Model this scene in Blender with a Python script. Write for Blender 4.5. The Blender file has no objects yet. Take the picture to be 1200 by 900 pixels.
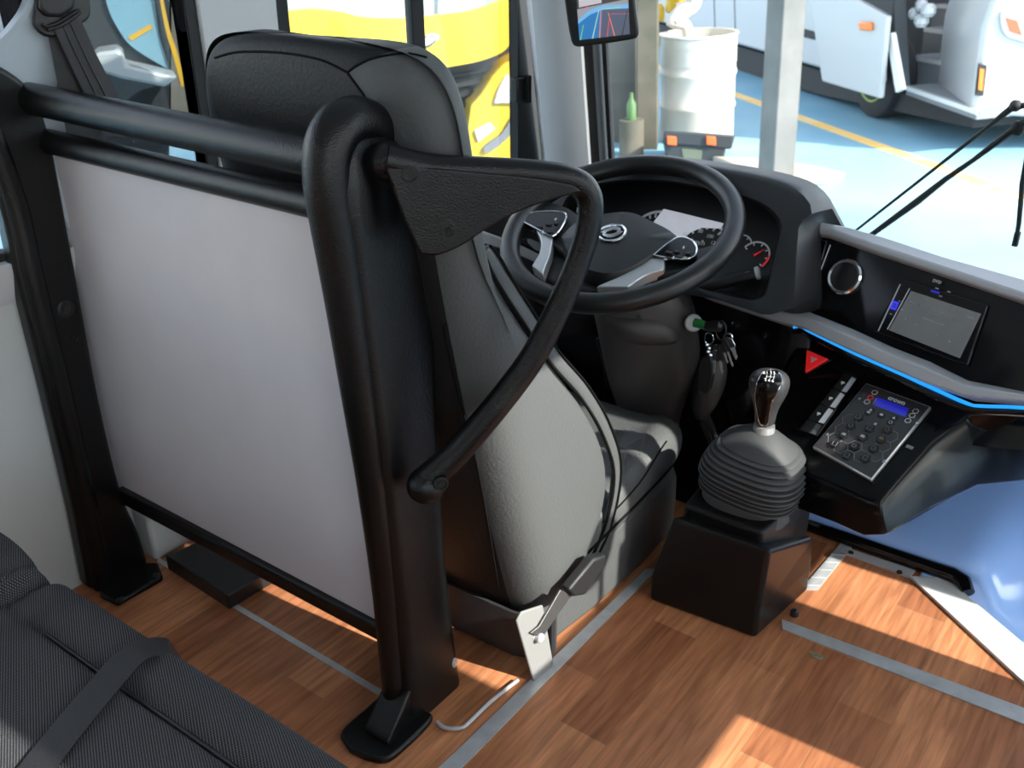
import bpy, bmesh, math, random
from mathutils import Vector as V, Matrix
from mathutils.bvhtree import BVHTree
random.seed(7)
S = bpy.context.scene
COL = S.collection
# ------------------------------------------------------------------ camera
F = 1137.5553; H = 1.2
YAW, PIT, ROL = -0.64378201, 0.45816032, -0.01045021
FW = V((math.sin(YAW)*math.cos(PIT), math.cos(YAW)*math.cos(PIT), -math.sin(PIT)))
_r = V((math.cos(YAW), -math.sin(YAW), 0)); _u = _r.cross(FW)
RT = math.cos(ROL)*_r + math.sin(ROL)*_u
UP = -math.sin(ROL)*_r + math.cos(ROL)*_u
CAM = V((0, 0, H))
cam = bpy.data.cameras.new('camera'); co = bpy.data.objects.new('camera', cam); COL.objects.link(co)
co.matrix_world = Matrix(((RT.x, UP.x, -FW.x, 0), (RT.y, UP.y, -FW.y, 0), (RT.z, UP.z, -FW.z, H), (0, 0, 0, 1)))
cam.sensor_width = 36; cam.lens = 36*F/1200; cam.clip_start = .02; cam.clip_end = 200
cam.dof.use_dof = True; cam.dof.focus_distance = 1.32; cam.dof.aperture_fstop = 9
S.camera = co

# measuring helpers: where a sight line meets a real plane of the place
def ray(px, py): return (px-600)/F*RT - (py-450)/F*UP + FW
def P(px, py, **k):
    d = ray(px, py); a, v = list(k.items())[0]; i = 'xyz'.index(a)
    return CAM + d*((v-CAM[i])/d[i])
class Pl:
    def __init__(s, o, n, e1=None):
        s.o = V(o); s.n = V(n).normalized()
        e1 = V(e1) if e1 is not None else V((1, 0, 0))
        s.e1 = (e1 - s.n*e1.dot(s.n)).normalized(); s.e2 = s.n.cross(s.e1)
    def __call__(s, px, py, off=0):
        d = ray(px, py); o = s.o + s.n*off
        return CAM + d*((o-CAM).dot(s.n)/d.dot(s.n))
    def uv(s, u, v, off=0): return s.o + s.e1*u + s.e2*v + s.n*off
# the yard lies a little askew to the vehicle
YR = Matrix.Rotation(math.radians(-2.7), 4, V((math.sin(YAW), math.cos(YAW), 0)))
PIV = V((0, 0, -.7))
YM = Matrix.Translation(PIV) @ YR @ Matrix.Translation(-PIV); YI = YM.inverted()
def PY(px, py, pl=None, z=None, off=0):
    d = YI.to_3x3() @ ray(px, py); c = YI @ CAM
    o, n = (V((0, 0, z)), V((0, 0, 1))) if pl is None else (pl.o + pl.n*off, pl.n)
    return c + d*((o-c).dot(n)/d.dot(n))

# ------------------------------------------------------------------ materials
def nt(name):
    m = bpy.data.materials.new(name); m.use_nodes = True
    return m, m.node_tree, m.node_tree.nodes['Principled BSDF']
def M(name, col, rough=.5, metal=0, coat=0, bump=None, var=None, emit=None, spec=.5, coord='Object'):
    m, t, b = nt(name); N = t.nodes; L = t.links
    b.inputs['Base Color'].default_value = (*col, 1); b.inputs['Roughness'].default_value = rough
    b.inputs['Metallic'].default_value = metal; b.inputs['Coat Weight'].default_value = coat
    b.inputs['Coat Roughness'].default_value = .05; b.inputs['Specular IOR Level'].default_value = spec
    tc = N.new('ShaderNodeTexCoord')
    if bump:
        x = N.new('ShaderNodeTexVoronoi' if bump[2:] == ('v',) else 'ShaderNodeTexNoise'); x.inputs['Scale'].default_value = bump[0]
        L.new(tc.outputs[coord], x.inputs['Vector'])
        bp = N.new('ShaderNodeBump'); bp.inputs['Strength'].default_value = bump[1]; bp.inputs['Distance'].default_value = .002
        L.new(x.outputs[0], bp.inputs['Height']); L.new(bp.outputs[0], b.inputs['Normal'])
    if var:
        x = N.new('ShaderNodeTexNoise'); x.inputs['Scale'].default_value = var[0]; x.inputs['Detail'].default_value = 6
        L.new(tc.outputs[coord], x.inputs['Vector'])
        r = N.new('ShaderNodeValToRGB'); r.color_ramp.elements[0].position = .3; r.color_ramp.elements[1].position = .7
        r.color_ramp.elements[0].color = (*col, 1); r.color_ramp.elements[1].color = (*var[1], 1)
        L.new(x.outputs[0], r.inputs[0]); L.new(r.outputs[0], b.inputs['Base Color'])
    if emit:
        b.inputs['Emission Color'].default_value = (*emit[0], 1); b.inputs['Emission Strength'].default_value = emit[1]
    return m
def glass(name, tint=(1, 1, 1), refl=.5):
    m = bpy.data.materials.new(name); m.use_nodes = True; t = m.node_tree; N = t.nodes; N.clear(); L = t.links
    o = N.new('ShaderNodeOutputMaterial'); mx = N.new('ShaderNodeMixShader'); tr = N.new('ShaderNodeBsdfTransparent')
    gl = N.new('ShaderNodeBsdfGlossy'); gl.inputs['Roughness'].default_value = .02; tr.inputs[0].default_value = (*tint, 1)
    fr = N.new('ShaderNodeFresnel'); fr.inputs[0].default_value = 1.45
    mu = N.new('ShaderNodeMath'); mu.operation = 'MULTIPLY'; mu.inputs[1].default_value = refl
    L.new(fr.outputs[0], mu.inputs[0]); L.new(mu.outputs[0], mx.inputs[0]); L.new(tr.outputs[0], mx.inputs[1]); L.new(gl.outputs[0], mx.inputs[2])
    L.new(mx.outputs[0], o.inputs[0]); return m
def wood_floor():
    m, t, b = nt('wood_vinyl'); N = t.nodes; L = t.links
    tc = N.new('ShaderNodeTexCoord'); mp = N.new('ShaderNodeMapping'); mp.inputs['Rotation'].default_value = (0, 0, math.pi/2)
    mp.inputs['Location'].default_value = (.06, .035, 0)
    L.new(tc.outputs['Object'], mp.inputs[0])
    br = N.new('ShaderNodeTexBrick'); br.offset = .37; br.inputs['Scale'].default_value = 1
    br.inputs['Brick Width'].default_value = .31; br.inputs['Row Height'].default_value = .088
    br.inputs['Mortar Size'].default_value = .0007; br.inputs['Mortar Smooth'].default_value = .3; br.inputs['Bias'].default_value = -.1
    br.inputs['Color1'].default_value = (.64, .275, .128, 1); br.inputs['Color2'].default_value = (.36, .132, .058, 1)
    br.inputs['Mortar'].default_value = (.42, .22, .11, 1)
    L.new(mp.outputs[0], br.inputs[0])
    m2 = N.new('ShaderNodeMapping'); m2.inputs['Scale'].default_value = (95, 7, 1); L.new(tc.outputs['Object'], m2.inputs[0])
    ng = N.new('ShaderNodeTexNoise'); ng.inputs['Scale'].default_value = 1; ng.inputs['Detail'].default_value = 5; ng.inputs['Distortion'].default_value = .6
    L.new(m2.outputs[0], ng.inputs[0])
    m3 = N.new('ShaderNodeMapping'); m3.inputs['Scale'].default_value = (16, 3.2, 1); L.new(tc.outputs['Object'], m3.inputs[0])
    n3 = N.new('ShaderNodeTexNoise'); n3.inputs['Scale'].default_value = 1; n3.inputs['Detail'].default_value = 2; n3.inputs['Distortion'].default_value = 1.4
    L.new(m3.outputs[0], n3.inputs[0])
    rg = N.new('ShaderNodeValToRGB'); rg.color_ramp.elements[0].position = .32; rg.color_ramp.elements[1].position = .66
    rg.color_ramp.elements[0].color = (.55, .5, .47, 1); rg.color_ramp.elements[1].color = (1.12, 1.1, 1.1, 1); L.new(ng.outputs[0], rg.inputs[0])
    r3 = N.new('ShaderNodeValToRGB'); r3.color_ramp.elements[0].position = .3; r3.color_ramp.elements[1].position = .7
    r3.color_ramp.elements[0].color = (.75, .72, .7, 1); r3.color_ramp.elements[1].color = (1.1, 1.1, 1.1, 1); L.new(n3.outputs[0], r3.inputs[0])
    a = N.new('ShaderNodeMix'); a.data_type = 'RGBA'; a.blend_type = 'MULTIPLY'; a.inputs[0].default_value = .8
    L.new(br.outputs[0], a.inputs[6]); L.new(rg.outputs[0], a.inputs[7])
    c = N.new('ShaderNodeMix'); c.data_type = 'RGBA'; c.blend_type = 'MULTIPLY'; c.inputs[0].default_value = .8
    L.new(a.outputs[2], c.inputs[6]); L.new(r3.outputs[0], c.inputs[7]); L.new(c.outputs[2], b.inputs['Base Color'])
    b.inputs['Roughness'].default_value = .42; b.inputs['Specular IOR Level'].default_value = .35
    bp = N.new('ShaderNodeBump'); bp.inputs['Strength'].default_value = .06; bp.inputs['Distance'].default_value = .002
    L.new(ng.outputs[0], bp.inputs['Height']); L.new(bp.outputs[0], b.inputs['Normal'])
    return m
def weave(name, c1, c2, scale, rough=.9, st=.7):
    m, t, b = nt(name); N = t.nodes; L = t.links
    tc = N.new('ShaderNodeTexCoord'); mp = N.new('ShaderNodeMapping'); mp.inputs['Rotation'].default_value = (.2, .1, .5)
    L.new(tc.outputs['Object'], mp.inputs[0])
    w1 = N.new('ShaderNodeTexWave'); w1.inputs['Scale'].default_value = scale; w1.bands_direction = 'X'
    w2 = N.new('ShaderNodeTexWave'); w2.inputs['Scale'].default_value = scale*.7; w2.bands_direction = 'Y'
    L.new(mp.outputs[0], w1.inputs[0]); L.new(mp.outputs[0], w2.inputs[0])
    mu = N.new('ShaderNodeMath'); mu.operation = 'MULTIPLY'; L.new(w1.outputs[1], mu.inputs[0]); L.new(w2.outputs[1], mu.inputs[1])
    r = N.new('ShaderNodeValToRGB'); r.color_ramp.elements[0].color = (*c1, 1); r.color_ramp.elements[1].color = (*c2, 1)
    r.color_ramp.elements[0].position = .15; r.color_ramp.elements[1].position = .75
    L.new(mu.outputs[0], r.inputs[0]); L.new(r.outputs[0], b.inputs['Base Color'])
    b.inputs['Roughness'].default_value = rough; b.inputs['Specular IOR Level'].default_value = .15
    bp = N.new('ShaderNodeBump'); bp.inputs['Strength'].default_value = st; bp.inputs['Distance'].default_value = .001
    L.new(mu.outputs[0], bp.inputs['Height']); L.new(bp.outputs[0], b.inputs['Normal'])
    return m
MT = dict(
    wood=wood_floor(),
    plastic=M('black_grained_plastic', (.004, .004, .0043), .27, bump=(480, .42), spec=.36),
    stepdark=M('dark_grey_entrance', (.10, .11, .12), .6),
    bottlegreen=M('green_bottle_plastic', (.07, .14, .05), .3),
    knobface=M('polished_black_insert', (.003, .003, .0035), .08, spec=.22),
    lever=M('dark_steel_lever', (.10, .10, .10), .4, metal=.5),
    labelgrey=M('grey_woven_label', (.13, .13, .135), .7),
    consolemat=M('black_console_plastic', (.004, .004, .0045), .16, spec=.2),
    knobgrey=M('dark_grey_knob', (.035, .036, .039), .35),
    satin=M('black_satin_plastic', (.012, .012, .013), .42, bump=(600, .12)),
    box=M('black_moulded_plastic', (.008, .008, .0085), .3, bump=(300, .08), spec=.25),
    gloss=M('piano_black', (.004, .004, .005), .12, coat=.1, spec=.4),
    deck=M('charcoal_soft_plastic', (.013, .013, .0145), .5, bump=(500, .2)),
    column=M('dark_brown_grey_plastic', (.042, .038, .037), .5, bump=(500, .1)),
    rubber=M('black_rubber', (.01, .01, .01), .7),
    boot=M('dark_grey_rubber', (.05, .052, .054), .62, bump=(260, .1)),
    panel=M('pale_grey_laminate', (.60, .575, .595), .55, bump=(160, .1), var=(9, (.56, .54, .56))),
    wall=M('grey_white_plastic', (.58, .60, .585), .5),
    pillar=M('pale_grey_paint', (.55, .55, .56), .45),
    bpillar=M('blue_grey_plastic', (.42, .47, .52), .5),
    ceil=M('ceiling_cloth', (.82, .82, .8), .9),
    silver=M('silver_grey_plastic', (.50, .50, .52), .3, metal=.2),
    brightsilver=M('satin_silver', (.62, .62, .62), .3, metal=.7),
    chrome=M('chrome', (.85, .85, .87), .08, metal=1),
    steel=M('worn_aluminium', (.62, .63, .64), .42, metal=.35, var=(30, (.48, .49, .50))),
    alu=M('white_aluminium', (.75, .75, .74), .4, metal=.3),
    plate=M('grey_painted_steel', (.24, .24, .235), .5),
    leather=M('grey_leather', (.088, .091, .092), .42, bump=(190, .35)),
    leather_dark=M('dark_grey_leather', (.03, .03, .033), .5, bump=(260, .35)),
    leather_back=M('black_seat_back_cloth', (.008, .008, .009), .75, bump=(500, .2)),
    capcloth=weave('black_knit', (.006, .006, .007), (.02, .02, .022), 120),
    piping=M('black_piping', (.006, .006, .006), .8, spec=.1),
    cloth=weave('charcoal_ribbed_cloth', (.022, .022, .025), (.17, .17, .18), 150),
    belt=M('dark_webbing', (.022, .021, .025), .55, bump=(700, .3)),
    belt_black=M('black_webbing', (.012, .012, .013), .5, bump=(700, .3)),
    rim=M('black_wheel_leather', (.009, .009, .0095), .36, bump=(700, .15)),
    hub=M('black_hub_plastic', (.009, .009, .0095), .45, bump=(600, .15)),
    red=M('red_button', (.75, .015, .02), .3, coat=.4, emit=((.8, .02, .02), .25)),
    pink=M('pale_pink_mark', (.9, .55, .6), .4),
    white=M('white_print', (.75, .75, .75), .5),
    greyprint=M('grey_print', (.28, .28, .29), .5),
    led=M('blue_light_strip', (.01, .2, .6), .3, emit=((.012, .26, .75), 1.0)),
    led_blue=M('blue_button_light', (.02, .02, .5), .3, emit=((.03, .03, .8), .8)),
    lcd=M('blue_lcd', (.01, .012, .25), .2, coat=.5, emit=((.015, .015, .42), .5)),
    screen=M('grey_screen', (.09, .095, .10), .12, coat=.4, emit=((.1, .11, .115), .35), var=(14, (.14, .145, .15))),
    keyface=M('dark_keypad_face', (.035, .031, .033), .32, coat=.3),
    key=M('black_keypad_key', (.012, .012, .014), .28),
    amber=M('amber_print', (.3, .16, .06), .5),
    skypanel=M('painted_sky_panel', (.30, .50, .95), .16, coat=.5, var=(2.2, (.34, .55, .97))),  # base colour holds the blue of the sky mirrored in the gloss
    green=M('green_plastic', (.02, .16, .04), .4),
    orange_cable=M('orange_cable', (.45, .12, .02), .5),
    debris=M('dried_glue', (.15, .10, .05), .8, var=(160, (.3, .24, .14))),
    # outside
    yard=M('blue_floor_paint', (.15, .33, .46), .5, var=(.55, (.30, .47, .54)), spec=.2),
    line=M('yellow_line_paint', (.85, .50, .10), .6, var=(5, (.8, .6, .3))),
    concrete=M('pale_concrete', (.42, .39, .32), .85, var=(4, (.34, .31, .26))),
    wpaint=M('white_bus_paint', (.48, .49, .5), .25, coat=.3),
    wdark=M('dark_underbody', (.02, .022, .025), .7),
    stepgrey=M('grey_step_covering', (.19, .205, .22), .6),
    lamporange=M('orange_lens', (.85, .22, .03), .25),
    lampclear=M('headlamp_lens', (.75, .72, .7), .1, coat=.6),
    lampred=M('red_lens', (.5, .12, .06), .2),
    tyre=M('tyre_rubber', (.025, .025, .027), .8),
    wheelgreen=M('green_rim_paint', (.22, .38, .06), .5),
    drum=M('white_drum_paint', (.60, .59, .55), .45, var=(3, (.48, .45, .38))),
    pillarsteel=M('galvanised_steel', (.17, .165, .155), .5, metal=.1, var=(3, (.10, .10, .095))),
    toolbox=M('black_toolbox_plastic', (.03, .035, .038), .5),
    orange=M('orange_latch', (.85, .13, .03), .4),
    sticker=M('box_sticker', (.11, .13, .09), .5),
    yellowbus=M('yellow_bus_paint', (.74, .50, .04), .28, coat=.4),
    yellow=M('yellow_plastic', (.75, .48, .02), .4),
    busglass=M('bus_windscreen', (.30, .37, .42), .12, coat=.4),
    grille=M('dark_grille', (.03, .032, .035), .5, bump=(12, .8), coord='Object'),
    shed=M('weathered_boards', (.16, .15, .13), .85, var=(1.6, (.075, .07, .06))),
    shed2=M('mossy_post', (.13, .11, .085), .85, var=(2.5, (.05, .055, .035))),
    mirrorblue=M('painted_reflection_glass', (.16, .30, .38), .2, coat=.5, var=(2, (.22, .40, .5))),  # reflection of the blue yard painted into the glass colour
    goldstrip=M('ochre_strip', (.6, .35, .03), .4),
    glass=glass('clear_glass', (.97, .985, .98), .5), tint=glass('tinted_glass', (.56, .59, .59), .7),
)
def seat_cover():
    m, t, b = nt('seat_cover'); N = t.nodes; L = t.links
    tc = N.new('ShaderNodeTexCoord'); sp = N.new('ShaderNodeSeparateXYZ'); L.new(tc.outputs['Object'], sp.inputs[0])
    def mt(op, a, b=None, c=None):
        n = N.new('ShaderNodeMath'); n.operation = op
        for i, v in enumerate((a, b, c)):
            if v is None: continue
            if isinstance(v, (int, float)): n.inputs[i].default_value = v
            else: L.new(v, n.inputs[i])
        return n.outputs[0]
    ax = mt('ABSOLUTE', sp.outputs[0])
    # rear panel: |x| below a line that widens with depth; only on the rear half
    lim = mt('MINIMUM', mt('MULTIPLY_ADD', sp.outputs[2], -.89, .998), .195)
    rear = mt('LESS_THAN', sp.outputs[0], lim)
    rear_all = mt('MULTIPLY', rear, mt('LESS_THAN', sp.outputs[1], -.12))
    capz = mt('MULTIPLY_ADD', mt('MAXIMUM', mt('SUBTRACT', ax, .092), 0), .45, 1.017)
    cap = mt('GREATER_THAN', sp.outputs[2], capz)
    def mix(f, A, B):
        n = N.new('ShaderNodeMix'); n.data_type = 'RGBA'; L.new(f, n.inputs[0])
        for v, i in ((A, 6), (B, 7)):
            if isinstance(v, tuple): n.inputs[i].default_value = (*v, 1)
            else: L.new(v, n.inputs[i])
        return n.outputs[2]
    c = mix(rear_all, (.088, .091, .092), (.015, .015, .0158)); c = mix(cap, c, (.011, .011, .012)); L.new(c, b.inputs['Base Color'])
    b.inputs['Roughness'].default_value = .5; b.inputs['Specular IOR Level'].default_value = .22
    x = N.new('ShaderNodeTexNoise'); x.inputs['Scale'].default_value = 190; L.new(tc.outputs['Object'], x.inputs[0])
    bp = N.new('ShaderNodeBump'); bp.inputs['Strength'].default_value = .35; bp.inputs['Distance'].default_value = .002
    L.new(x.outputs[0], bp.inputs['Height']); L.new(bp.outputs[0], b.inputs['Normal']); return m
MT['seat_cover'] = seat_cover()
# ------------------------------------------------------------------ mesh tools
class MB:
    def __init__(s): s.bm = bmesh.new(); s.mi = 0
    def face(s, vs):
        try: f = s.bm.faces.new(vs); f.material_index = s.mi; return f
        except ValueError: return None
    def loft(s, rings, closed=True, cap=True, cap2=None, wrap=False):
        R = [[s.bm.verts.new(p) for p in r] for r in rings]; n = len(R[0])
        pairs = list(zip(R, R[1:])) + ([(R[-1], R[0])] if wrap else [])
        for a, b in pairs:
            for i in range(n if closed else n-1):
                j = (i+1) % n; s.face([a[i], a[j], b[j], b[i]])
        if closed and not wrap:
            if cap: s.face(R[0][::-1])
            if cap if cap2 is None else cap2: s.face(R[-1])
        return s
    def prism(s, pts, vec):
        v = V(vec); return s.loft([[V(p) for p in pts], [V(p)+v for p in pts]])
    def box(s, lo, hi):
        x0, y0, z0 = lo; x1, y1, z1 = hi
        return s.prism([(x0, y0, z0), (x1, y0, z0), (x1, y1, z0), (x0, y1, z0)], (0, 0, z1-z0))
    def obox(s, c, a, b, d):            # centre and three half-axis vectors
        c, a, b, d = V(c), V(a), V(b), V(d)
        return s.prism([c-a-b-d, c+a-b-d, c+a+b-d, c-a+b-d], 2*d)
    def tube(s, path, r, seg=10, closed=False, flat=None):
        p = [V(q) for q in path]; n = len(p); rr = r if isinstance(r, (list, tuple)) else [r]*n
        tang = [((p[(i+1) % n]-p[i-1]) if closed else (p[min(i+1, n-1)]-p[max(i-1, 0)])).normalized() for i in range(n)]
        ref = V((0, 0, 1)) if abs(tang[0].z) < .9 else V((1, 0, 0))
        rings = []; nx = (ref - tang[0]*ref.dot(tang[0])).normalized()
        for i in range(n):
            nx = (nx - tang[i]*nx.dot(tang[i])).normalized(); ny = tang[i].cross(nx)
            rings.append([p[i] + rr[i]*(math.cos(2*math.pi*k/seg)*nx + math.sin(2*math.pi*k/seg)*ny) for k in range(seg)])
        return s.loft(rings, wrap=closed)
    def lathe(s, o, ax, prof, seg=24, e1=None, sx=1, sy=1):
        o = V(o); ax = V(ax).normalized(); e1 = V(e1) if e1 else (V((1, 0, 0)) if abs(ax.x) < .8 else V((0, 1, 0)))
        e1 = (e1-ax*e1.dot(ax)).normalized(); e2 = ax.cross(e1)
        return s.loft([[o + ax*t + r*(sx*math.cos(2*math.pi*k/seg)*e1 + sy*math.sin(2*math.pi*k/seg)*e2) for k in range(seg)] for t, r in prof])
    def cyl(s, a, b, r, seg=20, r2=None):
        a, b = V(a), V(b); return s.lathe(a, b-a, [(0, r), ((b-a).length, r if r2 is None else r2)], seg)
    def ball(s, c, rad, seg=16):
        c = V(c); rx, ry, rz = rad if isinstance(rad, tuple) else (rad,)*3
        rings = []
        for i in range(1, seg//2):
            t = math.pi*i/(seg//2); rings.append([c+V((rx*math.sin(t)*math.cos(2*math.pi*k/seg), ry*math.sin(t)*math.sin(2*math.pi*k/seg), -rz*math.cos(t))) for k in range(seg)])
        return s.loft(rings)
    def ribbon(s, pts, wid, nor, th=.0015):
        rings = []
        for i, p in enumerate(pts):
            w = wid[i] if isinstance(wid, list) else wid; n = nor[i] if isinstance(nor, list) else nor
            w = V(w); n = V(n).normalized(); p = V(p)
            rings.append([p-w, p+w, p+w+n*th, p-w+n*th])
        return s.loft(rings)
    def grid(s, f, nu, nv):
        g = [[s.bm.verts.new(f(i/nu, j/nv)) for j in range(nv+1)] for i in range(nu+1)]
        for i in range(nu):
            for j in range(nv): s.face([g[i][j], g[i+1][j], g[i+1][j+1], g[i][j+1]])
        return s
class Root:                                  # top-level thing: an Empty that parents its parts
    def __init__(s, name, label, cat, loc, yard=False, group=None):
        o = bpy.data.objects.new(name, None); COL.objects.link(o); o.empty_display_size = .05
        s.o = o; s.loc = V(loc); s.yard = yard
        o.matrix_world = (YM if yard else Matrix()) @ Matrix.Translation(s.loc)
        o['label'] = label; o['category'] = cat
        if group: o['group'] = group
def build(mb, name, mats, root=None, parent=None, smooth=32, bevel=0, seg=2, sub=0, label=None, kind=None, yard=False, tag=None, loc=None, group=None, recalc=True):
    bm = mb.bm
    bmesh.ops.remove_doubles(bm, verts=bm.verts, dist=1e-6)
    if recalc: bmesh.ops.recalc_face_normals(bm, faces=bm.faces)
    base = root.loc if root else V(loc or (0, 0, 0))
    bmesh.ops.translate(bm, verts=bm.verts, vec=-base)
    bm.normal_update()
    for f in bm.faces: f.smooth = bool(smooth)
    if smooth:
        for e in bm.edges:
            if len(e.link_faces) == 2 and e.calc_face_angle(0) > math.radians(smooth): e.smooth = False
    me = bpy.data.meshes.new(name); bm.to_mesh(me); bm.free()
    for m in (mats if isinstance(mats, list) else [mats]): me.materials.append(MT[m])
    o = bpy.data.objects.new(name, me); COL.objects.link(o)
    if root: o.parent = parent or root.o
    else: o.matrix_world = (YM if yard else Matrix()) @ Matrix.Translation(base)
    if bevel:
        b = o.modifiers.new('bevel', 'BEVEL'); b.width = bevel; b.segments = seg; b.limit_method = 'ANGLE'; b.angle_limit = math.radians(40)
    if sub: q = o.modifiers.new('subsurf', 'SUBSURF'); q.levels = sub; q.render_levels = sub
    if kind: o['kind'] = kind
    if label: o['label'] = label
    if tag: o['label'], o['category'] = tag
    if group: o['group'] = group
    return o
def text(body, size, o, ex, ey, mat, root, name='lettering', parent=None, bold=0, th=.0006):
    cu = bpy.data.curves.new('t', 'FONT'); cu.body = body; cu.size = size; cu.align_x = 'CENTER'; cu.align_y = 'CENTER'; cu.offset = bold
    t = bpy.data.objects.new('t', cu); COL.objects.link(t); bpy.context.view_layer.update()
    me = bpy.data.meshes.new_from_object(t.evaluated_get(bpy.context.evaluated_depsgraph_get()))
    bpy.data.objects.remove(t); bpy.data.curves.remove(cu)
    ex = V(ex).normalized(); ey = V(ey).normalized(); n = ex.cross(ey); b = MB(); b.bm.from_mesh(me); bpy.data.meshes.remove(me)
    for v in b.bm.verts: v.co = V(o) + ex*v.co.x + ey*v.co.y
    r = bmesh.ops.extrude_face_region(b.bm, geom=b.bm.faces[:])
    bmesh.ops.translate(b.bm, verts=[g for g in r['geom'] if isinstance(g, bmesh.types.BMVert)], vec=n*th)
    return build(b, name, mat, root, parent, smooth=0)
def bvh(o):
    bpy.context.view_layer.update(); dg = bpy.context.evaluated_depsgraph_get(); e = o.evaluated_get(dg); me = e.to_mesh(); mw = o.matrix_world
    t = BVHTree.FromPolygons([mw @ v.co for v in me.vertices], [list(p.vertices) for p in me.polygons]); e.to_mesh_clear(); return t
def hit(t, px, py, off=.001):
    l, n, i, d = t.ray_cast(CAM, ray(px, py).normalized())
    if l is None: return None, None
    if n.dot(ray(px, py)) > 0: n = -n
    return l + n*off, n
def spline(pts, k=6):                         # Catmull-Rom through points
    p = [V(q) for q in pts]; out = []
    for i in range(len(p)-1):
        a, b, c, d = p[max(i-1, 0)], p[i], p[i+1], p[min(i+2, len(p)-1)]
        for j in range(k):
            t = j/k; out.append(.5*((2*b)+(c-a)*t+(2*a-5*b+4*c-d)*t*t+(3*b-a-3*c+d)*t**3))
    return out+[p[-1]]
def spl2(pts, k=5): return [(q.x, q.y) for q in spline([V((a, b, 0)) for a, b in pts], k)]
def seam(t, pxs, r, mat, name, root, parent=None, k=5, off=.0005, seg=6):
    pts = [hit(t, *q, off)[0] for q in spl2(pxs, k)]; pts = [q for q in pts if q is not None]
    return build(MB().tube(pts, r, seg), name, mat, root, parent)
exec_parts = []
# ================================================================== THE VEHICLE'S SHELL (setting)
def W(y, z, off=0):
    if y <= 1.4: return V((-1.62+off, y, z))
    return V((-1.62+.15*(y-1.4), y, z)) + V((off, -.15*off, 0))
def wpan(mb, y0, y1, z0, z1, o0=-.05, o1=0):
    ys = [y0] + ([1.4] if y0 < 1.4 < y1 else []) + [y1]
    for a, b in zip(ys, ys[1:]):
        mb.loft([[W(a, z0, o0), W(a, z1, o0), W(a, z1, o1), W(a, z0, o1)], [W(b, z0, o0), W(b, z1, o0), W(b, z1, o1), W(b, z0, o1)]])
build(MB().prism([(-1.67, -2, -.04), (.45, -2, -.04), (.45, 1.129, -.04), (-.06, 1.531, -.04), (-.289, 1.711, -.04), (-.30, 1.95, -.04), (-1.6, 1.95, -.04)], (0, 0, .04)),
      'floor', 'wood', smooth=0, kind='structure')
ZT = 1.46
m = MB(); wpan(m, -2, 1.4, -.04, .655); wpan(m, 1.4, 2.2, -.04, .465); wpan(m, -2, 2.2, ZT, 1.62)
wpan(m, -2, -1.85, .655, ZT); wpan(m, -.62, -.5, .655, ZT); wpan(m, 1.185, 1.375, .655, ZT)
build(m, 'wall_left', 'wall', kind='structure')
build(MB().box((-1.7, -2, 1.62), (.5, 2.0, 1.66)), 'ceiling', 'ceil', kind='structure')
# sill rail under the windows
m = MB(); m.loft([[W(y, .60, 0), W(y, .60, .012), W(y, .655, .03), W(y, .672, .03), W(y, .672, -.02), W(y, .66, -.03)] for y in (-2, .98)])
m.loft([[W(y, .38, 0), W(y, .38, .012), W(y, .44, .04), W(y, .465, .04), W(y, .47, -.02), W(y, .46, -.03)] for y in (1.42, 2.18)])
build(m, 'trim_1', 'pillar', kind='structure')
# blue-grey belt pillar with a swept front edge
pp = Pl((-1.585, 0, 0), (1, 0, 0))
o_ = spl2([(-10, 150), (-38, 118), (-46, 92), (-28, 68), (2, 47), (22, 25), (36, 0), (60, -70)], 4) + [(80, -200), (112, -200), (86, -60), (76, 0), (70, 60), (68, 130)]
build(MB().prism([pp(*q) for q in o_] + [V((-1.585, .97, .67)), V((-1.585, .86, .67))], (-.03, 0, 0)), 'trim_2', 'bpillar', kind='structure', bevel=.006)
m = MB(); m.prism([W(1.19, .66, .012), W(1.372, .66, .012), W(1.385, ZT, .012), W(1.19, ZT, .012)], (-.03, 0, 0))
build(m, 'trim_3', 'pillar', kind='structure', bevel=.005)
# windows: frame + pane(s)
def window(name, y0, y1, z0, z1, fw=.02, front=0, mat='glass'):
    m = MB(); b = (-.026, .006)
    wpan(m, y0, y0+fw, z0, z1, *b); wpan(m, y1-fw-front, y1, z0, z1, *b); wpan(m, y0+fw, y1-fw-front, z0, z0+fw, *b); wpan(m, y0+fw, y1-fw-front, z1-fw, z1, *b)
    f = build(m, name, 'rubber', kind='structure', bevel=.004)
    return f
def pane(parent, name, y0, y1, z0, z1, mat='glass', off=-.02):
    m = MB(); wpan(m, y0, y1, z0, z1, off-.004, off); g = build(m, name, mat); g.parent = parent; g.matrix_parent_inverse = parent.matrix_world.inverted(); return g
w = window('window_1', -.5, .86, .665, ZT); pane(w, 'glass_pane', -.5, .86, .665, ZT)
w = window('window_2', .86, 1.192, .66, ZT, .03); pane(w, 'glass_pane', .86, 1.19, .66, ZT, 'tint')
w = window('window_3', 1.375, 2.2, .465, ZT, .035, .105)
pane(w, 'glass_pane', 1.4, 1.765, .47, ZT, off=-.012); pane(w, 'glass_pane', 1.745, 2.08, .47, ZT, off=-.024)
m = MB(); wpan(m, 1.735, 1.772, .47, ZT, -.03, -.004); g = build(m, 'mullion', 'rubber', bevel=.003); g.parent = w
w = window('window_4', -1.85, -.62, .66, ZT); pane(w, 'glass_pane', -1.85, -.62, .66, ZT)
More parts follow.
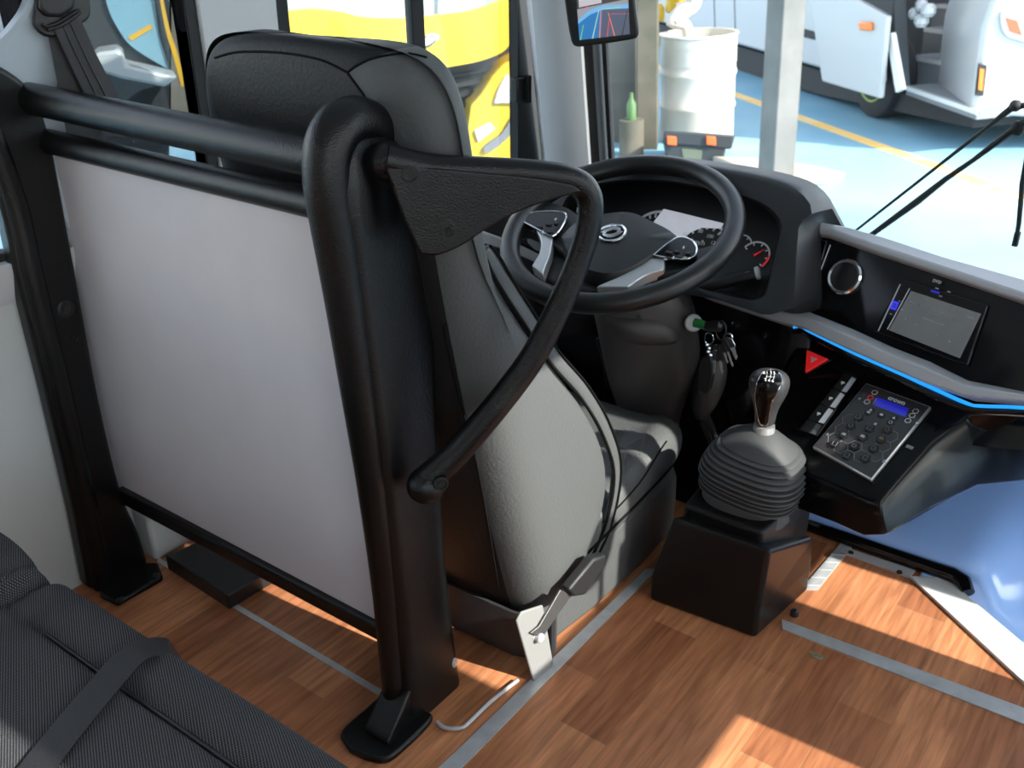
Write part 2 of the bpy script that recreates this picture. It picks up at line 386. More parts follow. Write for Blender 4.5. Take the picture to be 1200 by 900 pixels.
# latch on the sliding pane
c = P(607, 105, x=-1.515); R_ = Root('window_latch', 'black sliding window latch on the frame beside the pale windscreen pillar', 'latch', c)
m = MB().obox(c, (.012, 0, 0), (0, .018, 0), (0, 0, .03)); build(m, 'latch_body', 'satin', R_, bevel=.004)
m = MB().obox(c+V((.012, .02, 0)), (.012, 0, 0), (0, .008, 0), (0, 0, .034)); build(m, 'grip', 'rubber', R_, bevel=.003)
# windscreen pillar, windscreen, its rubber
SL = -.17                                     # windscreen lean: y changes with z
def ws(x, z, d=0): return V((x, 2.2 + SL*(z-.45) - .16*max(0, (-.9-x)) + d, z))
m = MB(); xs = lambda px, z: ws(P(px, 100, y=2.14).x + 0*z, z)
pa = P(652, 100, y=2.1).x; pb = P(707, 100, y=2.13).x; dxz = -.03
m.loft([[V((pa-.07, 2.16+SL*(z-.45), z)), V((pa, 2.085+SL*(z-.45), z)), V(((pa+pb)/2, 2.075+SL*(z-.45), z)), V((pb, 2.10+SL*(z-.45), z)), V((pb-.01, 2.17+SL*(z-.45), z))] for z in (.4, .8, 1.3, 1.62)])
build(m, 'trim_4', 'pillar', kind='structure')
xw = pb+.005
m = MB(); m.loft([[ws(x, .43), ws(x, 1.62), ws(x, 1.62, .006), ws(x, .43, .006)] for x in (xw, -1.1, -.9, .46)])
build(m, 'window_5', 'glass', kind='structure', smooth=60)
m = MB()
m.loft([[ws(xw-.012, z, -.02), ws(xw+.016, z, -.02), ws(xw+.016, z, .02), ws(xw-.012, z, .02)] for z in (.4, 1.62)])
m.loft([[ws(xw+.03, z, -.004), ws(xw+.04, z, -.004), ws(xw+.04, z, .012), ws(xw+.03, z, .012)] for z in (.4, 1.62)])
m.loft([[ws(x, .40, -.01), ws(x, .452, -.01), ws(x, .452, .02), ws(x, .40, .02)] for x in (xw, -.9, .46)])
build(m, 'trim_5', 'rubber', kind='structure')
# right side, out of view: posts, rails and openings shaped to place the sun patches
def rw(m, y0, y1, z0, z1): m.box((.45, y0, z0), (.48, y1, z1))
m = MB(); rw(m, -2, -1.6, -.4, 1.62); rw(m, .376, .985, -.4, 1.62); rw(m, 1.215, 1.55, -.4, .66); rw(m, 1.72, 2.2, .32, 1.62); rw(m, 1.72, 1.76, -.4, .32); rw(m, 2.14, 2.2, -.4, .32); rw(m, 1.76, 2.14, -.4, -.3)
rw(m, -1.6, .376, -.4, .62); rw(m, -1.6, .376, 1.58, 1.62); rw(m, .985, 1.385, 1.44, 1.62); rw(m, 1.385, 1.72, 1.29, 1.62); rw(m, .985, 1.385, .63, .85); rw(m, 1.385, 1.72, .66, .95)
rw(m, -.55, -.1, .62, 1.58); rw(m, .985, 1.045, .85, 1.03); rw(m, .985, 1.03, -.4, .63); rw(m, 1.405, 1.485, .9, 1.3); rw(m, 1.60, 1.73, .9, 1.3)
build(m, 'wall_right', 'wall', kind='structure')
m = MB(); m.box((.462, -1.6, .62), (.466, -.55, 1.58)); m.box((.462, -.1, .62), (.466, .376, 1.58)); m.box((.462, .985, -.3), (.466, 1.215, .63)); m.box((.462, .985, .85), (.466, 1.405, 1.44)); m.box((.462, 1.55, -.3), (.466, 1.72, .66)); m.box((.462, 1.485, .95), (.466, 1.6, 1.29)); m.box((.462, 1.76, -.3), (.466, 2.14, .32))  # low front pane added out of view to brighten the panel under the dash
build(m, 'window_6', 'glass', kind='structure')
m = MB(); m.box((-1.67, -2.03, -.04), (.48, -2, 1.62))
build(m, 'wall_rear', 'wall', kind='structure')
R_ = Root('sun_blocker', 'round black mirror on a stalk, added out of view to shade the driver seat', 'blocker', (.56, 1.31, .75))  # unseen disc added to cast a round shadow on the driver seat
build(MB().lathe((.55, 1.31, 1.055), (.8, .6, 0), [(0, .001), (.0, .058), (.02, .062), (.035, .04), (.04, .001)], 28), 'blocker_disc', 'satin', R_)
build(MB().tube([(.56, 1.33, 1.0), (.56, 1.34, .85), (.49, 1.34, .75)], .009, 8), 'stalk', 'satin', R_)
# ---------------------------------------------------------------- metal strips let into the floor
def strip(pxs, name, mat, tag_, z=.0005, h=.0025, group=None, ridges=0):
    pts = [P(*q, z=0) for q in pxs]; c = sum(pts, V())/len(pts); c.z = 0
    m = MB().prism([p+V((0, 0, z)) for p in pts], (0, 0, h))
    if ridges:
        a, b, cc, d = pts
        for i in range(ridges):
            t = (i+.5)/ridges; m.tube([a.lerp(d, t)+V((0, 0, z+h)), b.lerp(cc, t)+V((0, 0, z+h))], .0012, 6)
    o = build(m, name, mat, loc=c, tag=tag_, smooth=0); 
    return o
strip([(513, 902), (540, 902), (770, 668), (757, 668)], 'floor_strip', 'steel', ('flat grey metal floor strip running forward past the driver seat base', 'floor strip'))
strip([(916, 727), (917, 738), (1216, 856), (1216, 837)], 'floor_strip', 'steel', ('long flat bare metal floor strip running right from the gear lever box', 'floor strip'))
strip([(938, 692), (958, 692), (1000, 640), (985, 638)], 'edge_trim', 'steel', ('short ridged metal edge trim on the floor right behind the gear lever box', 'edge trim'), ridges=6)
R_ = Root('edge_trim', 'dark ridged edge trim with two screws below the black dashboard console', 'edge trim', P(1030, 660, z=0))
pts = [P(*q, z=0) for q in [(987, 642), (985, 648), (1066, 678), (1072, 670)]]
m = MB().prism(pts, (0, 0, .004))
for i in range(5): m.tube([pts[1].lerp(pts[0], (i+.5)/5)+V((0, 0, .004)), pts[2].lerp(pts[3], (i+.5)/5)+V((0, 0, .004))], .0012, 6)
build(m, 'trim_body', 'silver', R_, smooth=0)
for q in [(997, 648), (1054, 671)]:
    c = P(*q, z=.004); build(MB().lathe(c, (0, 0, 1), [(0, .006), (.003, .005), (.003, .003), (.0015, .0025), (.0015, .0005)], 14), 'screw', 'rubber', R_)
strip([(1066, 678), (1108, 680), (1220, 775), (1220, 822)], 'step_nosing', 'alu', ('wide white aluminium nosing along the edge of the door step', 'step nosing'), h=.006)
strip([(186, 654), (184, 659), (455, 822), (457, 815)], 'floor_strip', 'steel', ('thin metal joint strip across the floor under the seat partition', 'floor strip'), h=.0015)
# bent wire, wall skirting, dried glue
wp = [P(*q, z=.006) for q in spl2([(512, 846), (522, 853), (540, 853), (550, 846), (575, 822), (607, 797)], 4)]
build(MB().tube(wp, .0035, 8), 'wire_rod', 'steel', loc=wp[0], tag=('thin bent metal rod lying on the floor by the partition post', 'rod'))
c = P(957, 769, z=0); m = MB()
m.prism([c+V((.014*math.cos(t)*(1+.3*math.sin(3*t)), .011*math.sin(t)*(1+.25*math.cos(2*t)), 0)) for t in [i*.45 for i in range(14)]], (0, 0, .0012))
build(m, 'glue_spot', 'debris', loc=c, tag=('small dried brown glue spot on the wooden floor', 'stain'), smooth=0)
# black heater duct cover and white skirting behind the partition
R_ = Root('floor_duct', 'low black floor duct cover against the wall under the partition panel', 'duct', P(240, 665, z=0))
q = [P(*k, z=.035) for k in [(193, 651), (266, 698), (330, 660), (245, 628)]]
build(MB().loft([[V((v.x, v.y, 0)) for v in q], q]), 'duct_cover', 'satin', R_, bevel=.004)
build(MB().box((-1.62, .86, .0), (-1.56, 1.6, .11)), 'baseboard_left', 'wall', kind='structure', bevel=.01)
# ================================================================== DRIVER PARTITION
R_ = Root('driver_partition', 'pale grey screen with black grained posts and rails behind the driver seat', 'partition', (-1.2, .86, 0))
g_ = lambda y: Pl((0, y, 0), (0, -1, 0))
f = g_(.845); m = MB().prism([f(*q) for q in [(40, 170), (112, 562), (455, 745), (394, 255)]], (0, .012, 0))
build(m, 'screen_panel', 'panel', R_, smooth=0, bevel=.002)
def rail(a, b, r, name, ya, yb):
    A = P(*a, y=ya); B = P(*b, y=yb); d = (B-A).normalized()
    build(MB().tube([A-d*.3, A, A.lerp(B, .5), B, B+d*.015], r, 24), name, 'plastic', R_)
rail((33, 115), (385, 188), .0255, 'top_rail', .825, .83)
rail((67, 168), (383, 242), .0205, 'lower_rail', .84, .845)
A = P(146, 578, y=.845); B = P(456, 740, y=.85)
m = MB().obox((A+B)/2, (B-A)/2*1.02, (0, .016, 0), (0, 0, .0165)); build(m, 'bottom_bar', 'plastic', R_, bevel=.007, seg=3)
# left post: wide flat plate with a rolled outer edge, flaring to its foot
f = Pl((-1.575, 0, 0), (1, 0, 0), (0, 1, 0))
outl = spl2([(-52, 62), (-36, 130), (2, 240), (23, 330), (60, 480), (90, 610), (106, 692)], 4)
inn = spl2([(180, 680), (164, 625), (143, 575), (118, 470), (92, 330), (72, 220), (60, 160), (44, 115), (22, 90), (-12, 70)], 4)
m = MB().prism([f(*q) for q in outl+inn], (-.04, 0, 0)); build(m, 'post', 'plastic', R_, bevel=.012, seg=3)
ed = [f(q[0]+16, q[1], -.006) for q in outl]; build(MB().tube(ed, .019, 16), 'rolled_edge', 'plastic', R_)
for (q, rr) in (((76, 361), .013), ((88, 397), .005)):
    c = f(*q, off=-.002); build(MB().lathe(c, (1, 0, 0), [(0, rr*1.25), (.004, rr*1.2), (.006, rr), (.003, rr*.85), (.003, rr*.6), (.006, rr*.5), (.006, .0008)], 24), 'bolt', 'satin', R_)
fp = [P(*q, z=0) for q in [(118, 702), (138, 712), (192, 681), (186, 664), (120, 664)]]
fo = build(MB().prism(fp, (0, 0, .012)), 'foot_plate', 'plastic', R_, bevel=.005)
for q in [(141, 704), (184, 675)]:
    c = P(*q, z=.012); build(MB().lathe(c, (0, 0, 1), [(0, .008), (.004, .0075), (.006, .005), (.006, .0006)], 12), 'screw', 'satin', R_, fo)
# right post: deep blade with a domed head
def rr_ring(x0, x1, y0, y1, z, r=.018, k=4):
    out = []; r = min(r, (x1-x0)*.49, (y1-y0)*.49)
    for cx, cy, a0 in ((x1-r, y1-r, 0), (x0+r, y1-r, 90), (x0+r, y0+r, 180), (x1-r, y0+r, 270)):
        for j in range(k+1):
            a = math.radians(a0+90*j/k); out.append(V((cx+r*math.cos(a), cy+r*math.sin(a), z)))
    return out
lv = [(0, -.902, -.836, .832, .968), (.06, -.902, -.837, .836, .962), (.25, -.901, -.840, .834, .950), (.45, -.9, -.842, .826, .948), (.62, -.897, -.843, .815, .952), (.75, -.893, -.842, .806, .955), (.84, -.889, -.840, .799, .952),
      (.89, -.888, -.838, .794, .930), (.925, -.884, -.842, .80, .905), (.945, -.88, -.848, .81, .89), (.955, -.872, -.856, .83, .87)]
build(MB().loft([rr_ring(a, b, c, d, z, .02 if z < .9 else .027) for z, a, b, c, d in lv]), 'post', 'plastic', R_, smooth=50)
# raised rolled edge down the near side of that post
sd = [V((-.874, y0+.004, z)) for z, y0 in ((.03, .834), (.25, .833), (.45, .825), (.62, .813), (.75, .804), (.84, .797), (.90, .793), (.94, .800), (.962, .820), (.966, .848), (.952, .880), (.92, .905))]
sdr = [.02, .021, .023, .025, .027, .029, .030, .031, .031, .030, .028, .022]
sd2 = spline(sd, 5); n = len(sd)
build(MB().tube(sd2, [sdr[min(n-1, i//5)]*(1-(i % 5)/5)+sdr[min(n-1, i//5+1)]*((i % 5)/5) for i in range(len(sd2))], 24), 'rolled_edge', 'plastic', R_)
fp = spl2([(399, 868), (405, 858), (428, 838), (452, 822), (500, 840), (505, 850), (470, 885), (452, 896), (430, 893), (410, 884)], 3)
m = MB(); lo = [P(*q, z=0) for q in fp]
m.loft([lo, [p+V((0, 0, .014)) for p in lo]]); fo = build(m, 'foot_plate', 'plastic', R_, bevel=.005)
wd = [V((-.895, .845, .005)), V((-.842, .845, .005)), V((-.842, .845, .075)), V((-.895, .845, .075))]
m = MB().loft([wd, [V((-.885, .775, .01)), V((-.832, .775, .01)), V((-.832, .775, .022)), V((-.885, .775, .022))]]); build(m, 'web', 'plastic', R_, fo, bevel=.004)
c = P(533, 777, x=-.8365); build(MB().lathe(c-V((.001, 0, 0)), (1, 0, 0), [(0, .007), (.0018, .006), (.0018, .0005)], 10, sy=1.5), 'scuff_mark', 'steel', R_)
# grab handle
hn = V((.25, -.22, 0)); HP = Pl((-.815, .85, 0), hn, (.22, .25, 0))
path = spline([HP(*q) for q in [(452, 186), (500, 196), (560, 199), (630, 203), (672, 211), (690, 228), (691, 258), (680, 300), (655, 360), (620, 425), (570, 490), (530, 535), (505, 558), (494, 570)]], 6)
n = len(path); rr = []
for i in range(n):
    t = i/(n-1); rr.append(.0165 + (.006*max(0, (t-.55)/.45)) + .003*max(0, 1-t/.12))
gh = build(MB().tube(path, rr, 20), 'grab_handle', 'plastic', R_)
web = spl2([(446, 182), (520, 190), (620, 200), (672, 210)], 4)[:-1] + spl2([(674, 216), (640, 226), (605, 238), (570, 256), (540, 276), (522, 285), (505, 290), (488, 288)], 4) + [(470, 250)]
m = MB().prism([HP(*q, off=-.018) for q in web], HP.n*.036); build(m, 'bracket', 'plastic', R_, gh, bevel=.012, seg=4)
m = MB().ball(HP(453, 189, off=-.012), (.026, .026, .025), 20); build(m, 'boss', 'plastic', R_, gh)
m = MB().ball(HP(500, 568), (.028, .03, .027), 18); build(m, 'end_boss', 'plastic', R_, gh)
for q, of in (((480, 204), .0185), ((525, 269), .018), ((517, 567), .026)):
    c = HP(*q, off=of); build(MB().lathe(c-HP.n*.002, HP.n, [(0, .0105), (.003, .0105), (.0035, .0085), (.0006, .0075), (.0006, .004), (.002, .0035), (.002, .0004)], 18), 'bolt', 'rubber', R_, gh)
# ================================================================== DRIVER SEAT
CX = -1.01
R_ = Root('driver_seat', 'grey leather driver seat with tall built-in headrest in front of the steering wheel', 'seat', (CX, 1.25, 0))
#       z     half   yback  ywing  yfront
BL = [(.085, .255, 1.075, 1.16, 1.15), (.105, .262, 1.065, 1.19, 1.15), (.18, .266, 1.045, 1.27, 1.15), (.28, .266, 1.018, 1.30, 1.13), (.38, .264, .995, 1.262, 1.10),
      (.48, .260, .972, 1.195, 1.06), (.57, .256, .952, 1.115, 1.03), (.66, .250, .932, 1.05, 1.0), (.74, .244, .915, .995, .975), (.82, .240, .900, .965, .95),
      (.89, .240, .890, .962, .945), (.94, .238, .884, .958, .94), (.985, .231, .882, .953, .935), (1.02, .212, .885, .947, .93), (1.04, .175, .892, .940, .925), (1.05, .11, .902, .93, .92)]
def sring(z, h, yb, wf, yf):
    half = [(0, yb), (.45, yb+.002), (.72, yb+.006), (.88, yb+.018), (.96, yb+.04), (1.0, yb+.075), (1.005, yb+(wf-yb)*.62), (.995, wf-.03), (.96, wf), (.88, wf-.008), (.78, yf+.012), (.45, yf), (0, yf)]
    hl = h + .017*min(1, max(0, (z-.72)/.12))          # the headrest reaches a little further on the window side
    pts = [V((CX+h*x, y, z)) for x, y in half]
    return pts + [V((CX-hl*x, y, z)) for x, y in half[-2:0:-1]]
m = MB().loft([sring(*b) for b in BL])
sb = build(m, 'backrest', 'seat_cover', R_, smooth=80, sub=2)
t = bvh(sb)
seam(t, [(252, 68), (280, 61), (330, 62), (375, 70), (407, 85)], .0016, 'piping', 'seam', R_, sb)
seam(t, [(407, 85), (420, 76), (440, 68), (475, 63), (500, 68)], .0016, 'piping', 'seam', R_, sb)
seam(t, [(407, 85), (424, 108), (436, 128), (446, 150), (466, 170)], .0018, 'piping', 'seam', R_, sb)
seam(t, [(520, 380), (527, 420), (540, 470), (556, 530), (568, 590), (580, 660), (589, 716)], .0018, 'piping', 'seam', R_, sb)
# flat flap along the wing, with its own piping
bl = spline([V((CX+h-.004, wf, z)) for z, h, yb, wf, yf in BL[1:9]]+[V((CX+.236, .972, .785))], 6)
rg = []
for i, p_ in enumerate(bl):
    d = (bl[min(i+1, len(bl)-1)]-bl[max(i-1, 0)]).normalized(); fwd = V((0, d.z, -d.y)); fwd = fwd if fwd.y > 0 or abs(fwd.y) < .3 else -fwd
    t_ = min(1, i/6, (len(bl)-1-i)/6+.25)**.5; w_, h_ = .011*t_+.003, .006
    out = V((1, 0, 0)); c = p_+fwd*(w_*.75)-out*.004
    rg.append([c+fwd*w_*a_+out*h_*b_ for a_, b_ in ((-1, .2), (-.6, 1), (.5, 1), (1, .3), (1, -.3), (.5, -1), (-.6, -1), (-1, -.2))])
fl = build(MB().loft(rg), 'wing_flap', 'leather', R_, sb, smooth=70, sub=1)
build(MB().tube([(r[2]+r[3])/2+V((.002, 0, 0)) for r in rg], .0022, 6), 'piping', 'piping', R_, fl)
build(MB().tube([r[0]+V((.005, -.001, 0)) for r in rg[2:-2]], .0030, 6), 'piping', 'piping', R_, fl)
# cushion with a side skirt down to the floor
CL = [(1.10, .245, .115, .18), (1.15, .256, .125, .19), (1.25, .264, .145, .215), (1.38, .268, .17, .245), (1.48, .27, .19, .262), (1.555, .266, .20, .268), (1.60, .25, .20, .258), (1.62, .22, .185, .235)]
def cring(y, h, ze, zt):
    pts = [(-1, ze), (-1.0, ze+.03), (-.95, zt-.006), (-.80, zt+.004), (-.74, zt-.012), (-.4, zt-.012), (0, zt-.012), (.4, zt-.012), (.74, zt-.012), (.80, zt+.004), (.95, zt-.006), (1.0, ze+.03), (1, ze), (.9, ze-.06), (-.9, ze-.06)]
    return [V((CX+h*x, y, z)) for x, z in pts]
m = MB().loft([cring(*c) for c in CL]); cu = build(m, 'cushion', 'leather', R_, smooth=70, sub=2)
t = bvh(cu)
for pxs, rr in (([(688, 648), (718, 618), (748, 588), (778, 556), (800, 530), (812, 512)], .0032), ([(706, 612), (730, 588), (752, 562), (772, 530), (781, 517)], .0018)):
    seam(t, pxs, rr, 'piping', 'piping', R_, cu)
m = MB(); uq = [hit(t, *q, .0012)[0] for q in [(734, 503), (757, 511), (750, 533), (724, 524)]]
if all(uq): build(m.prism(uq, (0, 0, .0008)), 'woven_label', 'labelgrey', R_, cu, smooth=0)
def kring(z, g):
    return [V((CX+sx*(h+g), y, z)) for sx, y, h in ((1, 1.085, .235), (1, 1.13, .25), (1, 1.25, .262), (1, 1.42, .266), (1, 1.56, .262), (1, 1.61, .22), (-1, 1.61, .22), (-1, 1.56, .262), (-1, 1.25, .262), (-1, 1.085, .235))]
m = MB().loft([kring(.004, -.006), kring(.02, -.004), kring(.10, -.002), kring(.16, -.004)]); sk = build(m, 'skirt', 'leather', R_, smooth=40, bevel=.012, seg=3)
# rear skirt flap
fq = [V((-.745, 1.075, .125)), V((-.745, 1.075, .02)), V((-.80, 1.03, .012)), V((-.90, 1.022, .02)), V((-1.2, 1.022, .03)), V((-1.2, 1.022, .13)), V((-.9, 1.022, .13)), V((-.80, 1.03, .13))]
m = MB().loft([[V((x, y, z0)), V((x, y, z1)), V((x, y+.006, z1)), V((x, y+.006, z0))] for x, y, z0, z1 in ((-.738, 1.10, .018, .10), (-.765, 1.072, .012, .105), (-.80, 1.06, .01, .105), (-.95, 1.054, .012, .105), (-1.27, 1.054, .012, .105))])
build(m, 'skirt_flap', 'leather_dark', R_, sk)
build(MB().tube([V((-.742, 1.09, .015)), V((-.742, 1.09, .05)), V((-.742, 1.09, .10)), V((-.76, 1.075, .106))], .004, 8), 'piping', 'piping', R_, sk)
# recliner bracket and lever
RP = Pl((-.728, 1.15, .1), (1, -.12, 0), (.12, 1, 0))
m = MB().prism([RP(*q) for q in [(603, 727), (609, 716), (634, 708), (646, 775), (643, 797), (630, 809), (624, 800)]], RP.n*.005)
br = build(m, 'recliner_bracket', 'plate', R_, bevel=.002)
c = RP(629, 745, off=.004); build(MB().lathe(c, RP.n, [(0, .0105), (.002, .0105), (.002, .0085), (.010, .0085), (.012, .0065), (.012, .0006)], 14), 'pivot_bolt', 'steel', R_, br)
m = MB().prism([RP(*q, off=.007) for q in [(620, 741), (630, 733), (655, 690), (668, 697), (648, 725), (634, 746)]], RP.n*.004); lv_ = build(m, 'recliner_lever', 'lever', R_, br, bevel=.001)
m = MB().prism([RP(*q, off=.0) for q in [(656, 686), (686, 650), (700, 645), (702, 655), (676, 692), (662, 694)]], RP.n*.02); build(m, 'lever_grip', 'deck', R_, lv_, bevel=.005, seg=3)
# ================================================================== PASSENGER SEAT (bench cushion in the foreground)
R_ = Root('passenger_seat', 'charcoal ribbed cloth passenger seat cushion in the bottom left corner', 'seat', (-1.0, .3, 0))
XS0, XS1, Y1 = -1.58, -.50, .515
def bump_(d, w, h): return -h*math.exp(-(d/w)**2)
def pz(x, y):
    z = .36 + bump_(x+1.20, .014, .017) + bump_(x+1.245, .010, .008) + bump_(x+1.425, .02, .014) + bump_(x+.52, .03, .02) + bump_(x+1.16, .03, .006)
    z += bump_(y-.435, .010, .020)*min(1, max(0, (x+1.20)/.08))
    z += .012*math.sin((x+1.58)*9) * (1 if x < -1.2 else .3)
    if x < -1.215: z += .006
    return z
def pf(u, v):
    x = XS0 + (XS1-XS0)*u
    fb = .012*(1-abs(math.sin((x+1.425)*math.pi/.2))) if x < -1.2 else 0
    if v < .72:
        y = -.15 + (Y1-.035+.15-fb)*(v/.72); return V((x, y, pz(x, y)))
    if v < .9:
        a = (v-.72)/.18*math.pi/2; return V((x, Y1-.035-fb+.035*math.sin(a), pz(x, Y1-.035)-.035*(1-math.cos(a))))
    return V((x, Y1-fb, pz(x, Y1-.035)-.035-.12*(v-.9)/.1))
cu = build(MB().grid(pf, 150, 90), 'cushion', 'cloth', R_, smooth=89, recalc=False)
for p in cu.data.polygons: pass
mo = cu.modifiers.new('solid', 'SOLIDIFY'); mo.thickness = .02; mo.offset = 1 if cu.data.polygons[0].normal.z < 0 else -1
m = MB().box((XS0+.03, -.12, .17), (XS1-.03, Y1-.05, .31)); build(m, 'seat_pan', 'satin', R_, bevel=.02)
for x in (-1.45, -.75): build(MB().box((x-.03, .05, 0), (x+.03, .3, .17)), 'leg', 'satin', R_, bevel=.008)
for off, r0 in ((0, .0022), (.018, .0022)):
    build(MB().tube([V((-1.24+off, y, pz(-1.24+off, y)+.006)) for y in [-.15+.03*i for i in range(21)]], r0*1.6, 8), 'seam', 'cloth', R_, cu)
build(MB().tube([V((x, .435, pz(x, .435)+.004)) for x in [-1.10+.04*i for i in range(15)]], .003, 8), 'seam', 'belt_black', R_, cu)
# lap strap lying across that cushion
R2 = Root('lap_belt', 'black lap belt strap lying across the charcoal seat cushion', 'seat belt', (-1.1, .4, .36))
lp = spl2([(196, 752), (178, 757), (150, 775), (118, 810), (88, 845), (60, 880), (30, 920), (0, 955)], 5)
t = bvh(cu); cen = [P(*q, z=.365) for q in lp]; W_ = []
for i, c in enumerate(cen):
    d = (cen[min(i+1, len(cen)-1)]-cen[max(i-1, 0)]); d.z = 0; W_.append(V((d.y, -d.x, 0)).normalized()*.021)
cen = [V((c.x, c.y, .3665 + .0015*math.sin(c.y*14) - (max(0, c.y-(Y1-.045))**2)*14)) for c in cen]
cen.insert(0, V((cen[0].x-.01, Y1+.008, cen[0].z-.05))); W_.insert(0, W_[0])
build(MB().ribbon(cen, W_, V((0, -.1, 1)), .0018), 'webbing', 'belt_black', R2)
# ================================================================== SHOULDER BELT on the wall pillar
B_ = Pl((-1.565, .95, 1), (1, -.1, .1), (0, 1, 0))
R_ = Root('shoulder_belt', 'dark shoulder belt hanging from its loop on the blue-grey wall pillar', 'seat belt', B_(70, 30))
m = MB().prism([B_(*q) for q in spl2([(38, 8), (37, 28), (46, 40), (60, 44), (78, 38), (95, 28), (104, 18), (103, 0), (95, -20), (60, -30), (42, -12), (38, 8)], 3)[:-1]], B_.n*.008)
build(m, 'anchor_plate', 'satin', R_, bevel=.004)
m = MB().prism([B_(*q, off=.006) for q in [(46, -40), (84, -40), (86, -5), (84, 10), (70, 20), (52, 20), (43, 10)]], B_.n*.012); build(m, 'guide_cover', 'deck', R_, bevel=.006, seg=3)
build(MB().tube([B_(*q, off=.014) for q in spl2([(50, 28), (56, 31), (72, 25), (90, 13), (92, 16), (74, 29), (56, 35)], 3)], .003, 8), 'loop_bar', 'satin', R_)
def band(l, r, off, name, mat):
    m = MB(); m.loft([[B_(*a, off=off), B_(*b, off=off), B_(*b, off=off+.0018), B_(*a, off=off+.0018)] for a, b in zip(l, r)]); build(m, name, mat, R_)
band([(54, 30), (60, 60), (70, 112), (80, 170)], [(74, 28), (86, 60), (104, 112), (120, 170)], .003, 'webbing', 'belt_black')
band([(63, 34), (80, 70), (98, 108), (122, 160)], [(94, 22), (112, 62), (138, 112), (160, 160)], .010, 'webbing', 'belt')
for s in (.34, .62):
    a = [(63+31*s, 34-12*s), (80+32*s, 70-8*s), (98+40*s, 108+4*s), (122+38*s, 160)]
    build(MB().tube([B_(*q, off=.0125) for q in a], .0011, 6), 'rib', 'belt_black', R_)
# ================================================================== STEERING WHEEL AND COLUMN
WC = V((-.9073, 1.5566, .6448)); tl = math.radians(21.74)
WP = Pl(WC, (0, -math.sin(tl), math.cos(tl)), (1, .026, 0))
R_ = Root('steering_wheel', 'black steering wheel with silver lower spokes and a round chrome emblem', 'steering wheel', WC)
RM = .2155
build(MB().tube([WP.uv(RM*math.cos(a), RM*math.sin(a)) for a in [i*2*math.pi/96 for i in range(96)]], .0195, 20, closed=True), 'rim', 'rim', R_)
hubp = spl2([(657, 285), (675, 268), (704, 259), (740, 256), (767, 267), (795, 283), (785, 296), (767, 310), (740, 326), (713, 333), (687, 327), (668, 313), (657, 285)], 4)[:-1]
cen = V(); hp = [WP(*q, off=-.01) for q in hubp]
for q in hp: cen += q/len(hp)
m = MB().loft([[q-WP.n*.05 for q in hp], hp, [cen+(q-cen)*.985+WP.n*.012 for q in hp], [cen+(q-cen)*.93+WP.n*.02 for q in hp], [cen+(q-cen)*.5+WP.n*.024 for q in hp]])
hub = build(m, 'hub', 'hub', R_, smooth=50)
# carrier plate and arms running out to the rim
def arm(pxs, o0, o1, name, mat, bev=.004):
    return build(MB().prism([WP(*q, off=o0) for q in pxs], WP.n*(o1-o0)), name, mat, R_, bevel=bev, seg=3)
arm(spl2([(598, 268), (612, 250), (640, 246), (680, 262), (690, 300), (676, 318), (652, 300), (622, 282), (598, 286)], 3), -.03, -.004, 'spoke', 'hub', .008)
arm(spl2([(760, 326), (775, 312), (800, 306), (822, 302), (850, 294), (852, 306), (834, 322), (800, 331), (770, 336)], 3), -.03, -.006, 'spoke', 'hub', .008)
arm([(640, 300), (700, 320), (770, 318), (760, 345), (720, 356), (660, 350), (630, 330)], -.045, -.02, 'spoke', 'hub', .008)
def slv(pxs): return arm(pxs, -.018, .004, 'silver_spoke', 'brightsilver', .005)
slv([(701, 347)] + spl2([(704, 345), (729, 334), (752, 322), (764, 313)], 3) + [(781, 313), (780, 325)] + spl2([(778, 327), (757, 334), (738, 347)], 3))
slv([(631, 278), (651, 284)] + spl2([(650, 290), (648, 306), (642, 322), (639, 332)], 3) + [(626, 322)] + spl2([(627, 320), (635, 306), (636, 292), (631, 280)], 3))
def pod(pxs, keys):
    pts = [WP(*q, off=-.008) for q in spl2(pxs+[pxs[0]], 4)[:-1]]
    m = MB().loft([[p for p in pts], [p+WP.n*.016 for p in pts]]); b = build(m, 'button_pod', 'gloss', R_, bevel=.003)
    build(MB().tube([p+WP.n*.0155 for p in pts], .0018, 8, closed=True), 'chrome_edge', 'chrome', R_, b)
    for x, y, w, h, mt in keys:
        build(MB().obox(WP(x, y, off=.0095), WP.e1*w, WP.e2*h, WP.n*.0018), 'button', mt, R_, b, bevel=.0008)
pod([(767, 307), (782, 294), (797, 286), (812, 290), (818, 300), (812, 310), (790, 311)],
    [(784, 296, .006, .003, 'hub'), (793, 295, .0045, .003, 'hub'), (783, 303, .005, .003, 'hub'), (796, 301, .006, .003, 'hub'), (806, 297, .004, .003, 'hub'), (789, 302, .001, .003, 'white'), (780, 304, .003, .0007, 'white'), (803, 302, .003, .0007, 'white'), (801, 290, .001, .003, 'white')])
pod([(613, 266), (624, 257), (646, 255), (665, 258), (662, 270), (650, 284), (632, 276)],
    [(632, 266, .006, .003, 'hub'), (643, 263, .0055, .003, 'hub'), (652, 262, .004, .003, 'hub'), (644, 272, .005, .003, 'hub'), (636, 272, .001, .003, 'white'), (651, 257, .001, .003, 'white')])
